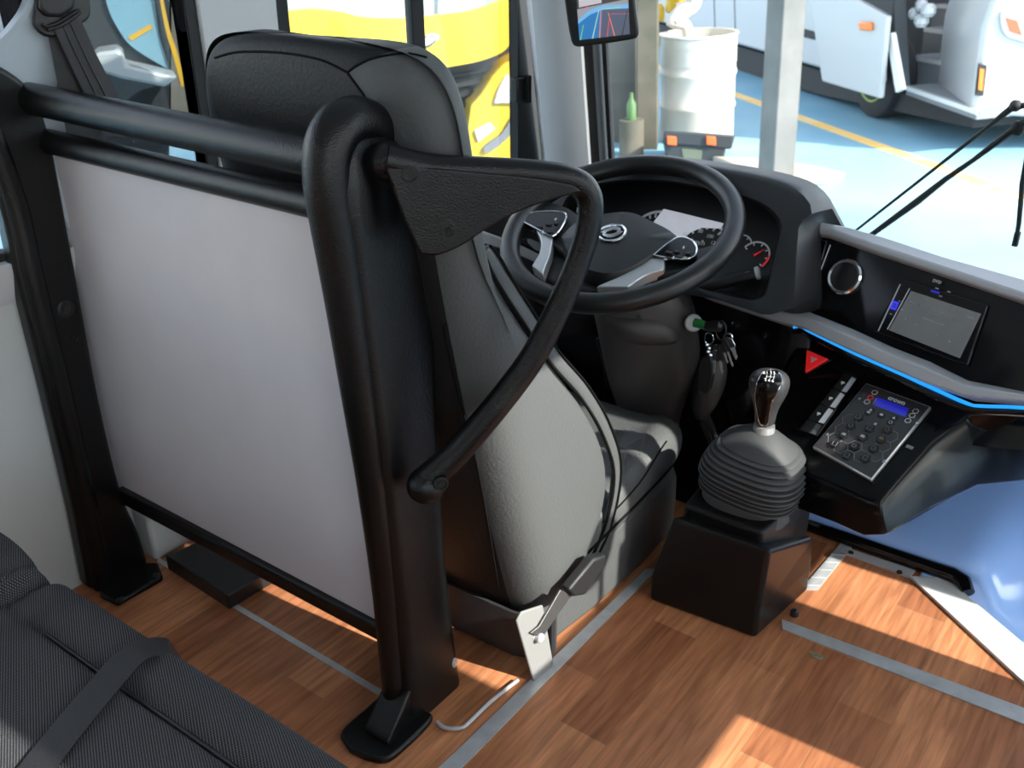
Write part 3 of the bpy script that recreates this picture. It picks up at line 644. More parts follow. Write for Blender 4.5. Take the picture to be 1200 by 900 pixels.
# round emblem: ring with two swept wings
EC = WP(717, 273, off=.0155); ER = .0265
eb = MB(); eb.tube([EC+ER*(math.cos(a)*WP.e1+.92*math.sin(a)*WP.e2) for a in [i*math.pi/24 for i in range(48)]], .0028, 8, closed=True)
emb = build(eb, 'emblem', 'chrome', R_, hub)
for sgn in (1, -1):
    def ep(u, v): return EC + (WP.e1*(u*.9)+WP.e2*v)*sgn*ER
    o1 = spl2([(-.85, -.30), (-.62, .25), (-.15, .62), (.45, .52), (.62, .30)], 5); i1 = spl2([(.62, .30), (.25, .28), (-.12, .22), (-.38, -.02), (-.85, -.30)], 5)
    build(MB().prism([ep(*q) for q in o1+i1[1:-1]], WP.n*.003), 'emblem_wing', 'chrome', R_, emb, smooth=0, bevel=.0006)
    o2 = spl2([(.62, .30), (.75, .0), (.55, -.35), (.2, -.55)], 4); i2 = spl2([(.2, -.55), (.42, -.25), (.5, .0), (.35, .22), (.62, .30)], 4)
    build(MB().prism([ep(*q) for q in o2+i2[1:-1]], WP.n*.003), 'emblem_wing', 'chrome', R_, emb, smooth=0, bevel=.0006)
# column shroud
R_ = Root('steering_column', 'dark grey plastic steering column shroud under the steering wheel', 'steering column', (-.92, 1.66, 0))
def cr(px, py, y, w, d, sq=.75):
    c = P(px, py, y=y); k = w/F*(c-CAM).dot(FW)/2; out = []
    for i in range(20):
        a = i*math.pi/10; ca, sa = math.cos(a), math.sin(a)
        out.append(c + RT*k*math.copysign(abs(ca)**sq, ca) + V((-RT.y, RT.x, 0))*d*math.copysign(abs(sa)**sq, sa))
    return out
m = MB().loft([cr(735, 300, 1.57, 95, .06), cr(752, 345, 1.585, 125, .075), cr(757, 378, 1.60, 118, .085), cr(762, 405, 1.615, 118, .085), cr(764, 430, 1.635, 112, .085), cr(760, 455, 1.66, 92, .08), cr(760, 485, 1.69, 66, .07), cr(766, 520, 1.72, 60, .065), cr(772, 570, 1.75, 60, .065)])
sh = build(m, 'shroud', 'column', R_, smooth=70, sub=1)
m = MB().loft([cr(735, 352, 1.565, 70, .07), cr(748, 366, 1.58, 100, .085), cr(760, 384, 1.59, 92, .085), cr(765, 394, 1.60, 60, .06)]); build(m, 'upper_cowl', 'column', R_, sh, smooth=70, sub=1)
m = MB().loft([cr(838, 405, 1.66, 20, .03), cr(836, 430, 1.655, 34, .05), cr(829, 455, 1.65, 34, .05), cr(822, 478, 1.65, 22, .04), cr(817, 490, 1.65, 8, .02)]); build(m, 'knee_guard', 'column', R_, sh, smooth=70, sub=1)
c = P(700, 440, y=1.70); build(MB().tube([P(*q, y=1.72) for q in [(704, 395), (712, 425), (716, 455)]], .012, 10), 'side_lever', 'satin', R_)
c = P(748, 372, y=1.50); build(MB().lathe(c, (c-CAM)*-1, [(-.01, .005), (.0, .005), (.001, .004), (-.001, .003), (-.001, .0004)], 12), 'screw', 'satin', R_, sh)
# stalk on the right with its white ended switch
a = P(812, 340, y=1.63); b = P(872, 325, y=1.665); e = P(888, 320, y=1.672)
st = build(MB().tube([P(770, 350, y=1.62), a, a.lerp(b, .5), b], [.009, .010, .0115, .0135], 16), 'stalk', 'satin', R_, bevel=0)
d = (b-a).normalized(); build(MB().lathe(b, d, [(-.002, .0135), (.02, .0135), (.026, .0125), (.03, .008), (.03, .0006)], 20), 'stalk_switch', 'satin', R_, st)
build(MB().lathe(e, d, [(-.004, .0125), (.002, .0132), (.005, .010), (.006, .0006)], 20), 'stalk_tip', 'alu', R_, st)
for i in range(3):
    c = b.lerp(e, -.8+.45*i) + UP*.008 - FW*.0105; build(MB().obox(c, d*.0035, UP*.0009, FW*.002), 'mark', 'greyprint', R_, st)
# ignition key with its bunch
R_ = Root('key_bunch', 'bunch of keys on a green tagged key hanging from the ignition lock', 'keys', P(812, 381, y=1.575))
yk = 1.565; KA = P(812, 381, y=yk+.01)
build(MB().lathe(KA+V((-.006, .012, 0)), (.55, -.8, .2), [(0, .017), (.008, .017), (.010, .014), (.010, .0006)], 24), 'lock_face', 'steel', R_)
build(MB().tube([P(814, 378, y=yk), P(822, 380, y=yk), P(828, 382, y=yk)], [.009, .0085, .0085], 12), 'green_sleeve', 'green', R_)
build(MB().tube([P(827, 382, y=yk), P(835, 382, y=yk), P(844, 382, y=yk), P(847, 383, y=yk)], [.0085, .0105, .0105, .006], 12), 'key_head', 'satin', R_)
ring = lambda px, py, w, h, y=yk: [P(px+w*math.cos(a), py+h*math.sin(a), y=y) for a in [i*math.pi/12 for i in range(24)]]
build(MB().tube(ring(845, 387, 6, 11), .0013, 6, closed=True), 'ring', 'satin', R_)
build(MB().tube(ring(831, 397, 5, 7), .0016, 6, closed=True), 'ring', 'chrome', R_)
build(MB().tube(ring(853, 395, 5, 4), .0016, 6, closed=True), 'ring', 'chrome', R_)
build(MB().tube(ring(842, 408, 5, 4), .0014, 6, closed=True), 'ring', 'chrome', R_)
ch = MB()
for i in range(5): ch.ball(P(829+i*.8+2*(i % 2), 404+i*4, y=yk), .0045, 8)
build(ch, 'chain', 'chrome', R_)
fp = [P(*q, y=yk-.005) for q in spl2([(820, 421), (828, 417), (834, 422), (835, 440), (831, 458), (823, 462), (817, 452), (818, 432), (820, 421)], 3)[:-1]]
build(MB().prism(fp, (0, .012, 0)), 'black_fob', 'satin', R_, bevel=.003)
for (x0, y0, x1, y1, hw, bw) in ((848, 399, 858, 428, 6, 2.2), (852, 397, 862, 420, 5.5, 2), (842, 412, 846, 436, 6.5, 2.4), (838, 412, 837, 436, 5.5, 2), (846, 405, 852, 424, 6, 2), (856, 398, 863, 418, 4, 1.8), (835, 425, 836, 437, 3.5, 2)):
    D = V((x1-x0, y1-y0, 0)).normalized(); Q = V((-D.y, D.x, 0)); L0 = V((x0, y0, 0)); L1 = V((x1, y1, 0)); mid = L0.lerp(L1, .42)
    y = yk-.002-.004*random.random()
    kp = lambda v: P(v.x, v.y, y=y)
    hd = spl2([tuple((L0-Q*hw*.5)[:2]), tuple((L0-D*2)[:2]), tuple((L0+Q*hw*.5)[:2]), tuple((mid+Q*hw*.7)[:2]), tuple((mid+D*1.5)[:2]), tuple((mid-Q*hw*.7)[:2]), tuple((L0-Q*hw*.5)[:2])], 3)[:-1]
    k = build(MB().prism([P(a, b, y=y) for a, b in hd], (0, .003, 0)), 'key', 'satin' if hw > 5.9 else 'chrome', R_, bevel=.0008)
    build(MB().prism([kp(mid-Q*bw*.5), kp(mid+Q*bw*.5), kp(L1+Q*bw*.4), kp(L1+D*2), kp(L1-Q*bw*.5), kp(L0.lerp(L1, .85)-Q*bw*.2), kp(L0.lerp(L1, .75)-Q*bw*.5)], (0, .002, 0)), 'key_blade', 'brightsilver', R_, k, smooth=0)
# cable and green plug in the foot well
c = P(716, 470, y=1.78); build(MB().tube([P(*q, y=1.78) for q in spl2([(714, 432), (719, 455), (714, 470), (700, 477), (680, 478)], 4)], .004, 8), 'cable', 'orange_cable', loc=c, tag=('thin orange cable curving in the dark foot well behind the seat', 'cable'))
R_ = Root('wire_loom', 'black wires with a green plug on the floor behind the gear lever box', 'wires', P(848, 508, z=.05))
build(MB().obox(P(849, 503, z=.09), (.012, 0, .004), (0, .014, 0), (-.004, 0, .02)), 'green_plug', 'green', R_, bevel=.003)
for k in range(5):
    y = 1.66+.03*random.random(); build(MB().tube([P(x, yy+6*random.random(), y=y) for x, yy in ((822, 470+6*k), (836, 500+6*k), (842, 520+7*k), (838, 560))], .005, 8), 'wire', 'satin', R_)
# ================================================================== DASHBOARD
DO = V((-.43, 1.7475, .62)); d1 = V((-.221, 1.695, .62))-V((-.636, 1.80, .62)); d2 = V((-.37, 1.646, .45))-V((-.636, 1.80, .62))
dn = d1.cross(d2); dn = dn if dn.y < 0 else -dn
DP = Pl(DO, dn, d1)
DE = DP.e1; DB = -DP.n                            # along the dash, and back into it
R_ = Root('dashboard', 'gloss black dashboard with silver trims and a glowing blue light strip', 'dashboard', (-.6, 1.85, 0))
fa = [DP(*q) for q in [(938, 268), (971, 274), (1200, 352), (1330, 392), (1330, 500), (1200, 462), (1134, 446), (1048, 410), (944, 366), (936, 360)]]
build(MB().prism(fa, DB*.10), 'fascia', 'gloss', R_, bevel=.004)
build(MB().prism([DP(*q, off=.004) for q in [(938, 272), (970, 282), (944, 364), (935, 358)]], DB*.01), 'side_vent_panel', 'gloss', R_, bevel=.003)
build(MB().tube([DP(*q, off=.003) for q in [(973, 287), (945, 362)]], .0012, 6), 'joint', 'brightsilver', R_)
# upper trim (top deck + rounded nose)
top = [(940, 256), (995, 266), (1040, 279), (1107, 301), (1200, 327), (1330, 368)]; bot = [(938, 274), (971, 279), (1030, 300), (1100, 323), (1200, 357), (1330, 398)]
rg = []
for a, b in zip(top, bot):
    B = DP(*b, off=.004); n_ = DP(*b, off=.014) + V((0, 0, .006)); hz = B.z+.028
    T = P(*a, z=hz); rg.append([B, n_, n_.lerp(T, .12)+V((0, 0, .008)), T, T+V((0, .01, -.012)), T.lerp(B, .3)+V((0, .02, -.03))])
build(MB().loft(rg), 'upper_trim', 'silver', R_, smooth=50, bevel=.003)
dk = [r[3]+V((0, .004, -.006)) for r in rg]
m = MB().loft([[p, V((p.x-.02, 2.19, .445)), V((p.x-.02, 2.19, .40)), p+V((0, .02, -.06))] for p in dk]); build(m, 'deck', 'deck', R_, smooth=40)
# lower trim: two lips and the light strip under it
tl_ = [(800, 328), (850, 341), (905, 358), (944, 364), (1000, 386), (1048, 408), (1090, 424), (1134, 446), (1200, 459), (1330, 484)]
bl_ = [(800, 342), (850, 358), (905, 376), (947, 389), (1000, 414), (1048, 435), (1090, 453), (1131, 466), (1200, 472), (1330, 490)]
rg = []
for a, b in zip(tl_, bl_):
    A = DP(*a, off=.002); B = DP(*b, off=.012); rg.append([A+DB*.04, A, A.lerp(B, .35)+DP.n*.014, B.lerp(A, .12)+DP.n*.010, B, B+DB*.05])
build(MB().loft(rg), 'lower_trim', 'silver', R_, smooth=38, bevel=.002)
lp = [DP(*q, off=.014) for q in spl2([(930, 384), (938, 383), (951, 390), (1000, 414), (1060, 440), (1131, 472), (1150, 476), (1200, 478), (1330, 490)], 4)]
build(MB().tube(lp, .0032, 10), 'light_strip', 'led', R_)
lp = [DP(*q, off=.012) for q in spl2([(930, 388), (940, 388), (951, 394), (1000, 418), (1060, 446), (1131, 478), (1200, 484), (1330, 496)], 4)]
build(MB().tube(lp, .006, 10), 'strip_housing', 'gloss', R_)
# lower black body
LP = Pl(DP(880, 385, off=-.02), (0, -1, .12), (1, 0, 0))
build(MB().prism([LP(*q) for q in [(660, 330), (805, 338), (905, 372), (950, 392), (950, 600), (905, 640), (800, 600), (700, 560), (640, 500)]], (0, .15, 0)), 'lower_panel', 'gloss', R_, bevel=.006)
for q, r_ in (((864, 381), .011), ((897, 393), .010), ((858, 388), .006)):
    build(MB().lathe(LP(*q), (.1, -1, .3), [(0, r_), (.006, r_*.95), (.010, r_*.6), (.011, .0006)], 16), 'knob', 'gloss', R_)
m = MB().box((-1.50, 1.93, .0), (-.42, 2.0, .46)); build(m, 'bulkhead', 'satin', R_, bevel=.004)
# left end beyond the wheel: silver trim, light strip, air vent
LL = Pl((-1.3, 1.72, .5), (.25, -1, .2), (1, 0, 0))
build(MB().prism([LL(*q) for q in [(560, 268), (600, 282), (638, 300), (680, 322), (680, 334), (636, 310), (600, 294), (560, 282)]], LL.n*.012), 'lower_trim', 'silver', R_, bevel=.003)
build(MB().tube([LL(*q, off=.008) for q in [(604, 294), (612, 298), (636, 308), (680, 330)]], .004, 10), 'light_strip', 'led', R_)
build(MB().prism([LL(*q, off=-.004) for q in [(560, 264), (600, 246), (680, 250), (700, 300), (700, 380), (560, 380)]], -LL.n*.1), 'left_fascia', 'gloss', R_, bevel=.006)
c = LL(662, 242, off=.004); v = build(MB().lathe(c, LL.n, [(0, .036), (.010, .036), (.013, .033), (.010, .030), (0, .029), (0, .0006)], 28), 'air_vent', 'chrome', R_)
build(MB().lathe(c, LL.n, [(.001, .029), (.006, .028), (.007, .02), (.004, .0006)], 24), 'vent_disc', 'satin', R_, v)
# speaker ring
c = DP(991, 325); sp = build(MB().lathe(c, DP.n, [(0, .034), (.006, .034), (.009, .031), (.008, .027), (.002, .0255), (.002, .0006)], 36), 'speaker_ring', 'chrome', R_)
build(MB().lathe(c, DP.n, [(.0015, .026), (.003, .025), (.0065, .012), (.007, .0006)], 30), 'speaker_cone', 'satin', R_, sp)
# console with the keypad: top plane K
ky = math.radians(-15); kt = math.radians(30)
KN = V((-math.sin(ky)*0, 0, 0)); ke1 = V((math.cos(ky), math.sin(ky), 0)); ke2 = V((-math.sin(ky)*math.cos(kt), math.cos(ky)*math.cos(kt), math.sin(kt)))
KP = Pl(P(1016, 451, z=.40), ke1.cross(ke2), ke1)
def kz(px, py, z): return P(px, py, z=z)
top = [KP(*q) for q in [(940, 392), (905, 470), (918, 530), (940, 547), (985, 568), (1022, 586), (1030, 588), (1050, 562), (1092, 514), (1132, 484), (1200, 482), (1340, 500), (1340, 470), (1131, 466), (1040, 432)]]
low = [kz(*q, z) for q, z in [((900, 470), .22), ((885, 560), .22), ((900, 580), .22), ((930, 595), .22), ((975, 612), .215), ((1012, 629), .21), ((1036, 628), .225), ((1052, 621), .235), ((1092, 596), .255), ((1146, 570), .265), ((1200, 564), .265), ((1340, 560), .265), ((1340, 520), .2), ((1131, 500), .2), ((1040, 480), .2)]]
mid = [a.lerp(b, .12) + (a-V((-.4, 1.75, a.z))).normalized()*.006 for a, b in zip(top, low)]
cons = build(MB().loft([low, [a.lerp(b, .5)+(a-V((-.4, 1.75, a.z))).normalized()*.006 for a, b in zip(top, low)], mid, top]), 'console', 'consolemat', R_, smooth=40, bevel=.006, seg=3)
# vertical recess wall between console and trim
build(MB().prism([DP(*q, off=-.075) for q in [(915, 380), (951, 384), (1131, 462), (1200, 474), (1330, 480), (1330, 540), (1120, 520), (1000, 480), (925, 440)]], DB*.03), 'recess_panel', 'gloss', R_)
# hazard switch
HZ = Pl(KP(955, 424, off=.014), (-.25, -.75, .62), ke1)
hz = [HZ(*q) for q in [(947, 411), (972, 422), (945, 438)]]; hc = (hz[0]+hz[1]+hz[2])/3
bz = build(MB().prism([hc+(q-hc)*1.22-HZ.n*.008 for q in hz], HZ.n*.010), 'hazard_bezel', 'gloss', R_, bevel=.002)
hb = build(MB().prism(hz, HZ.n*.007), 'hazard_button', 'red', R_, bz, bevel=.002)
ic = HZ(953, 421, off=.0072); build(MB().prism([ic+(q-hc)*.28 for q in hz], HZ.n*.0008), 'warning_triangle', 'pink', R_, hb, smooth=0)
# instrument cluster and its hood
CP = Pl(P(825, 285, y=1.735), (-.08, -.74, .66), (1, 0, 0))
outr = spl2([(610, 250), (622, 225), (655, 203), (700, 193), (760, 188), (830, 196), (895, 208), (932, 221), (951, 240), (953, 252)], 4) + [(938, 262), (935, 300), (932, 362), (900, 372), (840, 352), (760, 340), (680, 320), (620, 290)]
inr = spl2([(664, 250), (670, 232), (700, 218), (760, 213), (830, 222), (880, 236), (903, 250), (913, 268), (910, 290), (903, 320), (893, 348)], 4)[:] + [(880, 352), (850, 345), (800, 332), (740, 320), (690, 305), (668, 280)]
k = len(outr); inr2 = []
# resample the inner outline to the same count, by arc length
def resample(p, n):
    p = p+[p[0]]; L = [0]
    for a, b in zip(p, p[1:]): L.append(L[-1]+math.dist(a, b))
    out = []; j = 0
    for i in range(n):
        s = L[-1]*i/n
        while L[j+1] < s: j += 1
        f_ = (s-L[j])/(L[j+1]-L[j]); out.append((p[j][0]+(p[j+1][0]-p[j][0])*f_, p[j][1]+(p[j+1][1]-p[j][1])*f_))
    return out
N_ = 72; oo = resample(outr, N_); ii = resample(inr, N_)
fo_ = .075
def hd(q): return CP(*q, off=fo_)
O = [hd(q) for q in oo]; I = [hd(q) for q in ii]; I0 = [CP(*q, off=0) for q in ii]
oc = sum(O, V())/N_
rings = [[V((p.x + (p.x-oc.x)*.0, p.y+.22, max(.40, p.z-.10))) for p in O], [p+V((0, .10, -.012)) for p in O], [p+V((0, .03, -.001)) for p in O], [oc+(p-oc)*.995+CP.n*.004 for p in O], [a.lerp(b, .25)+CP.n*.006 for a, b in zip(O, I)], [a.lerp(b, .9)+CP.n*.002 for a, b in zip(O, I)], I0]
hood = build(MB().loft(rings, cap=True, cap2=True), 'instrument_hood', 'deck', R_, smooth=50)
lens = build(MB().prism([CP(*q, off=.006) for q in ii], CP.n*.002), 'cluster_face', 'satin', R_, hood, smooth=0)
build(MB().prism([CP(*q, off=.0095) for q in [(778, 245), (848, 262), (845, 268), (822, 267), (810, 272), (795, 284), (762, 266)]], CP.n*.0012), 'cluster_glare', 'screen', R_, hood, smooth=0).data.materials[0] = M('pale_glare', (.5, .51, .56), .35, emit=((.42, .43, .48), .55), var=(40, (.45, .46, .5)))  # pale glowing patch stands in for a reflection on the cluster glass
def gauge(px, py, r, a0, a1, nt_, mat='white', needle=None, red=None):
    c = CP(px, py, off=.0095); pt = lambda a, q, o=0: c + (CP.e1*math.cos(a)+CP.e2*math.sin(a))*r*q + CP.n*o
    A = [math.radians(a0+(a1-a0)*i/30) for i in range(31)]
    g = build(MB().loft([[pt(a, 1.0), pt(a, 1.12), pt(a, 1.12, .0008), pt(a, 1.0, .0008)] for a in A]), 'gauge', mat, R_, hood, smooth=0)
    m = MB()
    for i in range(nt_):
        a = math.radians(a0+(a1-a0)*i/(nt_-1)); da = .05
        m.loft([[pt(a-da, .8), pt(a+da, .8), pt(a+da, .8, .0008), pt(a-da, .8, .0008)], [pt(a-da, .98), pt(a+da, .98), pt(a+da, .98, .0008), pt(a-da, .98, .0008)]])
    build(m, 'ticks', mat, R_, hood, smooth=0)
    if red: build(MB().loft([[pt(math.radians(a), 1.0, .001), pt(math.radians(a), 1.12, .001), pt(math.radians(a), 1.12, .0016), pt(math.radians(a), 1.0, .0016)] for a in (red[0], (red[0]+red[1])/2, red[1])]), 'red_zone', 'red', R_, hood, smooth=0)
    if needle is not None:
        a = math.radians(needle); m = MB(); s_ = pt(a+math.pi/2, .07)-c
        m.prism([c-s_+CP.n*.002, pt(a, .85, .002), c+s_+CP.n*.002], CP.n*.001); build(m, 'needle', 'red', R_, hood, smooth=0)
    return c
c1 = gauge(822, 290, .05, 200, -30, 12, 'white'); text('km/h', .016, CP(818, 284, off=.011), CP.e1, CP.e2, 'white', R_, 'lettering', hood)
for nme, (x, y) in (('60', (803, 274)), ('80', (821, 271)), ('100', (832, 277)), ('120', (837, 285))): text(nme, .011, CP(x, y, off=.011), CP.e1, CP.e2, 'white', R_, 'lettering', hood)
gauge(765, 275, .05, 170, 40, 9, 'white')
gauge(867, 288, .022, 170, 20, 5, 'white'); gauge(884, 300, .028, 150, -40, 6, 'white', 45, (10, -40))
# ================================================================== MEDIA PLAYER
def quad(q4, u, v):                                # bilinear point inside a traced quad TL,TR,BR,BL
    a = V((*q4[0], 0)).lerp(V((*q4[1], 0)), u); b = V((*q4[3], 0)).lerp(V((*q4[2], 0)), u); c = a.lerp(b, v); return c.x, c.y
HQ = [(1060, 327), (1160, 358), (1136, 430), (1025, 389)]
SQ = [(1068, 341), (1150, 368), (1125, 420), (1042, 387)]
R_ = Root('media_player', 'black built-in media player with a grey touch screen in the dashboard', 'screen', DP(1092, 376))
hb = build(MB().prism([DP(*q) for q in HQ], DP.n*.008), 'bezel', 'gloss', R_, bevel=.003)
sc = build(MB().prism([DP(*q, off=.0075) for q in SQ], DP.n*.0015), 'display', 'screen', R_, hb, smooth=0)
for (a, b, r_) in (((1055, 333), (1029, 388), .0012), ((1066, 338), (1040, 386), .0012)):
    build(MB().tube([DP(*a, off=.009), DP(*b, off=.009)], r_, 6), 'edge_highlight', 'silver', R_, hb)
dx = (DP(*SQ[1])-DP(*SQ[0])).normalized(); dy = DP.n.cross(dx)
text('LOADING', .011, DP(1104, 370, off=.0092), dx, dy, 'greyprint', R_, 'lettering', sc)
for i, (u, v) in enumerate(((.12, .62), (.28, .66), (.44, .70), (.60, .72), (.78, .75))):
    build(MB().lathe(DP(*quad(SQ, u, v), off=.009), DP.n, [(0, .0022), (.0006, .0020), (.0006, .0003)], 10), 'screen_icon', 'greyprint', R_, sc)
for u0, u1, v in ((.05, .16, .24), (.20, .30, .24), (.32, .62, .48), (.84, .94, .14)):
    a, b = DP(*quad(SQ, u0, v), off=.009), DP(*quad(SQ, u1, v), off=.009); build(MB().obox((a+b)/2, (b-a)/2, dy*.0012, DP.n*.0004), 'screen_line', 'greyprint', R_, sc, smooth=0)
build(MB().obox(DP(1048, 358, off=.0085), dx*.006, dy*.0075, DP.n*.001), 'lit_button', 'led_blue', R_, hb, bevel=.001)
build(MB().obox(DP(1048, 358, off=.0096), dx*.0035, dy*.0045, DP.n*.0006), 'button_mark', 'lcd', R_, hb)
for q in ((1054, 353), (1057, 363), (1044, 368)): build(MB().obox(DP(*q, off=.009), dx*.002, dy*.001, DP.n*.0006), 'mark', 'greyprint', R_, hb)
build(MB().obox(DP(1096, 342, off=.009), dx*.008, dy*.002, DP.n*.0005), 'mark', 'lcd', R_, hb)
text('DVD', .0075, DP(1098, 330, off=.009), dx, dy, 'white', R_, 'lettering', hb)
for q in ((1098, 338), (1112, 342), (1102, 347)): build(MB().obox(DP(*q, off=.009), dx*.003, dy*.0012, DP.n*.0005), 'mark', 'greyprint', R_, hb)
# ================================================================== KEYPAD
R_ = Root('keypad', 'dark fare keypad with honeycomb pattern and small blue display on the console', 'keypad', KP(1022, 508))
KQ = [(1016, 452), (1092, 480), (1022, 566), (953, 527)]
cs = [KP(*q, off=.001) for q in KQ]; kc = sum(cs, V())/4
m = MB().loft([[q for q in cs], [q+KP.n*.009 for q in cs]]); build(m, 'housing', 'brightsilver', R_, bevel=.002)
fc = build(MB().prism([kc+(q-kc)*.965+KP.n*.0085 for q in cs], KP.n*.0012), 'face_plate', 'keyface', R_, smooth=0)
kx = (cs[1]-cs[0]).normalized(); kyv = KP.n.cross(kx); KO = .0099
def K(px, py, o=KO): return KP(px, py, off=o)
def hexa(c, r, rot=0): return [c + (kx*math.cos(a+rot)+kyv*math.sin(a+rot))*r for a in [i*math.pi/3 for i in range(6)]]
bz = [(1028, 466), (1065, 479), (1061, 489), (1024, 475)]
build(MB().prism([K(*q) for q in bz], KP.n*.0012), 'blue_display', 'lcd', R_, smooth=0)
a, b = K(1027, 467), K(1023, 474); build(MB().tube([a, b], .001, 6), 'display_edge', 'white', R_)
for pts in (((1025, 460), (1020, 466), (1016, 471)), ((1073, 482), (1069, 487), (1064, 493))):
    for i, q in enumerate(pts): build(MB().tube(hexa(K(*q, KO+.0005), .0052, .5), .0008, 6, closed=True), 'indicator', 'red' if (i == 1 and q[0] < 1030) else 'white', R_)
text('crown', .0125, K(1051, 469.5, KO+.0006), kx, kyv, 'white', R_, bold=.0004)
for q in ((1043, 466), (1048, 463.5), (1050, 466.5)): build(MB().tube(hexa(K(*q, KO+.0003), .0035, .5), .0005, 6, closed=True), 'logo_hexagon', 'greyprint', R_)
def hkey(q, r, mark, mt='greyprint', h=.005):
    c = K(*q, KO-.0006); k = build(MB().loft([[p for p in hexa(c, r)], [p+KP.n*h*.7 for p in hexa(c, r*.97)], [p+KP.n*h for p in hexa(c, r*.82)]]), 'key', 'key', R_, smooth=0)
    t_ = c+KP.n*(h+.0002)
    if mark == 0: m = MB().tube([t_+kx*x*r*.4+kyv*y*r*.4 for x, y in ((-1, -1), (1, -1), (1, 1), (-1, 1))], .0004, 4, closed=True)
    elif mark == 1: m = MB().obox(t_, kx*r*.38, kyv*r*.12, KP.n*.0003); m.obox(t_+kyv*r*.3, kx*r*.38, kyv*r*.06, KP.n*.0003)
    elif mark == 2: m = MB().prism([t_+kx*r*.35-kyv*r*.25, t_-kx*r*.35-kyv*r*.25, t_+kyv*r*.35], KP.n*.0005)
    else: m = MB().tube([t_+(kx*math.cos(a)+kyv*math.sin(a))*r*.38 for a in [i*math.pi/5 for i in range(10)]], .0004, 4, closed=True)
    build(m, 'key_mark', mt, R_, k, smooth=0)
for i, q in enumerate(((1006, 490), (997.5, 500), (989, 511), (979, 521.5), (1019.5, 503), (1011, 513.5), (1001.5, 524), (993, 535), (1040, 505), (1033, 516), (1024, 527), (1014.5, 538))):
    hkey(q, .0098, (0, 3, 1, 0, 0, 1, 3, 0, 3, 1, 3, 0)[i], 'amber' if i in (8, 9) else 'greyprint')
for q, mk in (((1021, 481.5), 2), ((1018, 484.5), 1), ((1033, 487.5), 1), ((1048, 491), 2), ((1044, 496), 3)): hkey(q, .0078, mk, 'white', .003)
build(MB().lathe(K(1026, 497, KO), KP.n, [(0, .003), (.0008, .0028), (.0008, .0004)], 12), 'lit_dot', 'white', R_)
# honeycomb line pattern printed on the face
hm = MB()
for i in range(-6, 7):
    for j in range(-7, 8):
        r0 = .0135; c = kc + kx*(i*1.5*r0) + kyv*((j+.5*(i % 2))*math.sqrt(3)*r0) + KP.n*.0097
        d = c-kc; u, v = d.dot(kx), d.dot(kyv)
        if abs(u) > .050 or abs(v) > .070 or v > .02 or (abs(u) < .03 and v > -.045): continue
        hm.tube(hexa(c, r0), .0004, 4, closed=True)
if len(hm.bm.verts): build(hm, 'honeycomb_print', 'greyprint', R_, fc, smooth=0)
for q in ((1007, 467), (1075, 496), (969, 509), (1036, 541)): build(MB().lathe(K(*q), KP.n, [(0, .0032), (.0015, .003), (.0018, .0018), (.0006, .0014), (.0006, .0003)], 12), 'screw', 'chrome', R_)
for i in range(7): build(MB().obox(K(1001+i*3.0, 550.5+i*1.65), kx*.0021, kyv*.0013, KP.n*.0006), 'print', 'white', R_, fc, smooth=0)
# marks on the console beside the keypad
build(MB().obox(KP(1066, 524, off=.0015), kx*.006, kyv*.003, KP.n*.0006), 'console_label', 'greyprint', loc=KP(1066, 524), tag=('tiny grey label on the black console right of the keypad', 'label'), smooth=0)
# ================================================================== SWITCH PANEL (three rocker switches in a row)
R_ = Root('switch_panel', 'row of three black rocker switches with pale sides on the console left of the keypad', 'switch panel', KP(972, 475))
SA = [(991, 436), (1005, 442), (956, 510), (937, 503)]
def sq(u, v, o): return KP(*quad(SA, u, v), off=o)
build(MB().prism([sq(-.15, -.02, -.002), sq(1.2, -.02, -.002), sq(1.2, 1.03, -.002), sq(-.15, 1.03, -.002)], KP.n*.006), 'frame', 'gloss', R_, bevel=.002)
for i in range(3):
    v0, v1 = (.02+.27*i, .02+.27*(i+1)-.008); v1 = v1 if i < 2 else .82
    m = MB().loft([[sq(0, v, .003), sq(0, v, .016), sq(.62, v, .017), sq(1.0, v, .008), sq(1.0, v, .003)] for v in (v0, v1)])
    s_ = build(m, 'rocker_switch', 'hub', R_, bevel=.0012)
    build(MB().prism([sq(.66, v0+.01, .0166), sq(1.0, v0+.02, .0088), sq(1.0, v1-.02, .0088), sq(.66, v1-.01, .0166)], KP.n*.0008), 'pale_side', 'silver', R_, s_, smooth=0)
    c = sq(.34, (v0+v1)/2, .0167); build(MB().obox(c, kx*.0035, kyv*.0016, KP.n*.0006).obox(c-kyv*.003, kx*.0012, kyv*.002, KP.n*.0006), 'switch_icon', 'white', R_, s_, smooth=0)
build(MB().loft([[sq(0, .83, .003), sq(0, .83, .016), sq(.62, .83, .017), sq(1.0, .83, .008), sq(1.0, .83, .003)], [sq(0, 1.0, .003), sq(0, 1.0, .010), sq(.62, 1.0, .010), sq(1.0, 1.0, .006), sq(1.0, 1.0, .003)]]), 'end_cap', 'hub', R_, bevel=.0012)
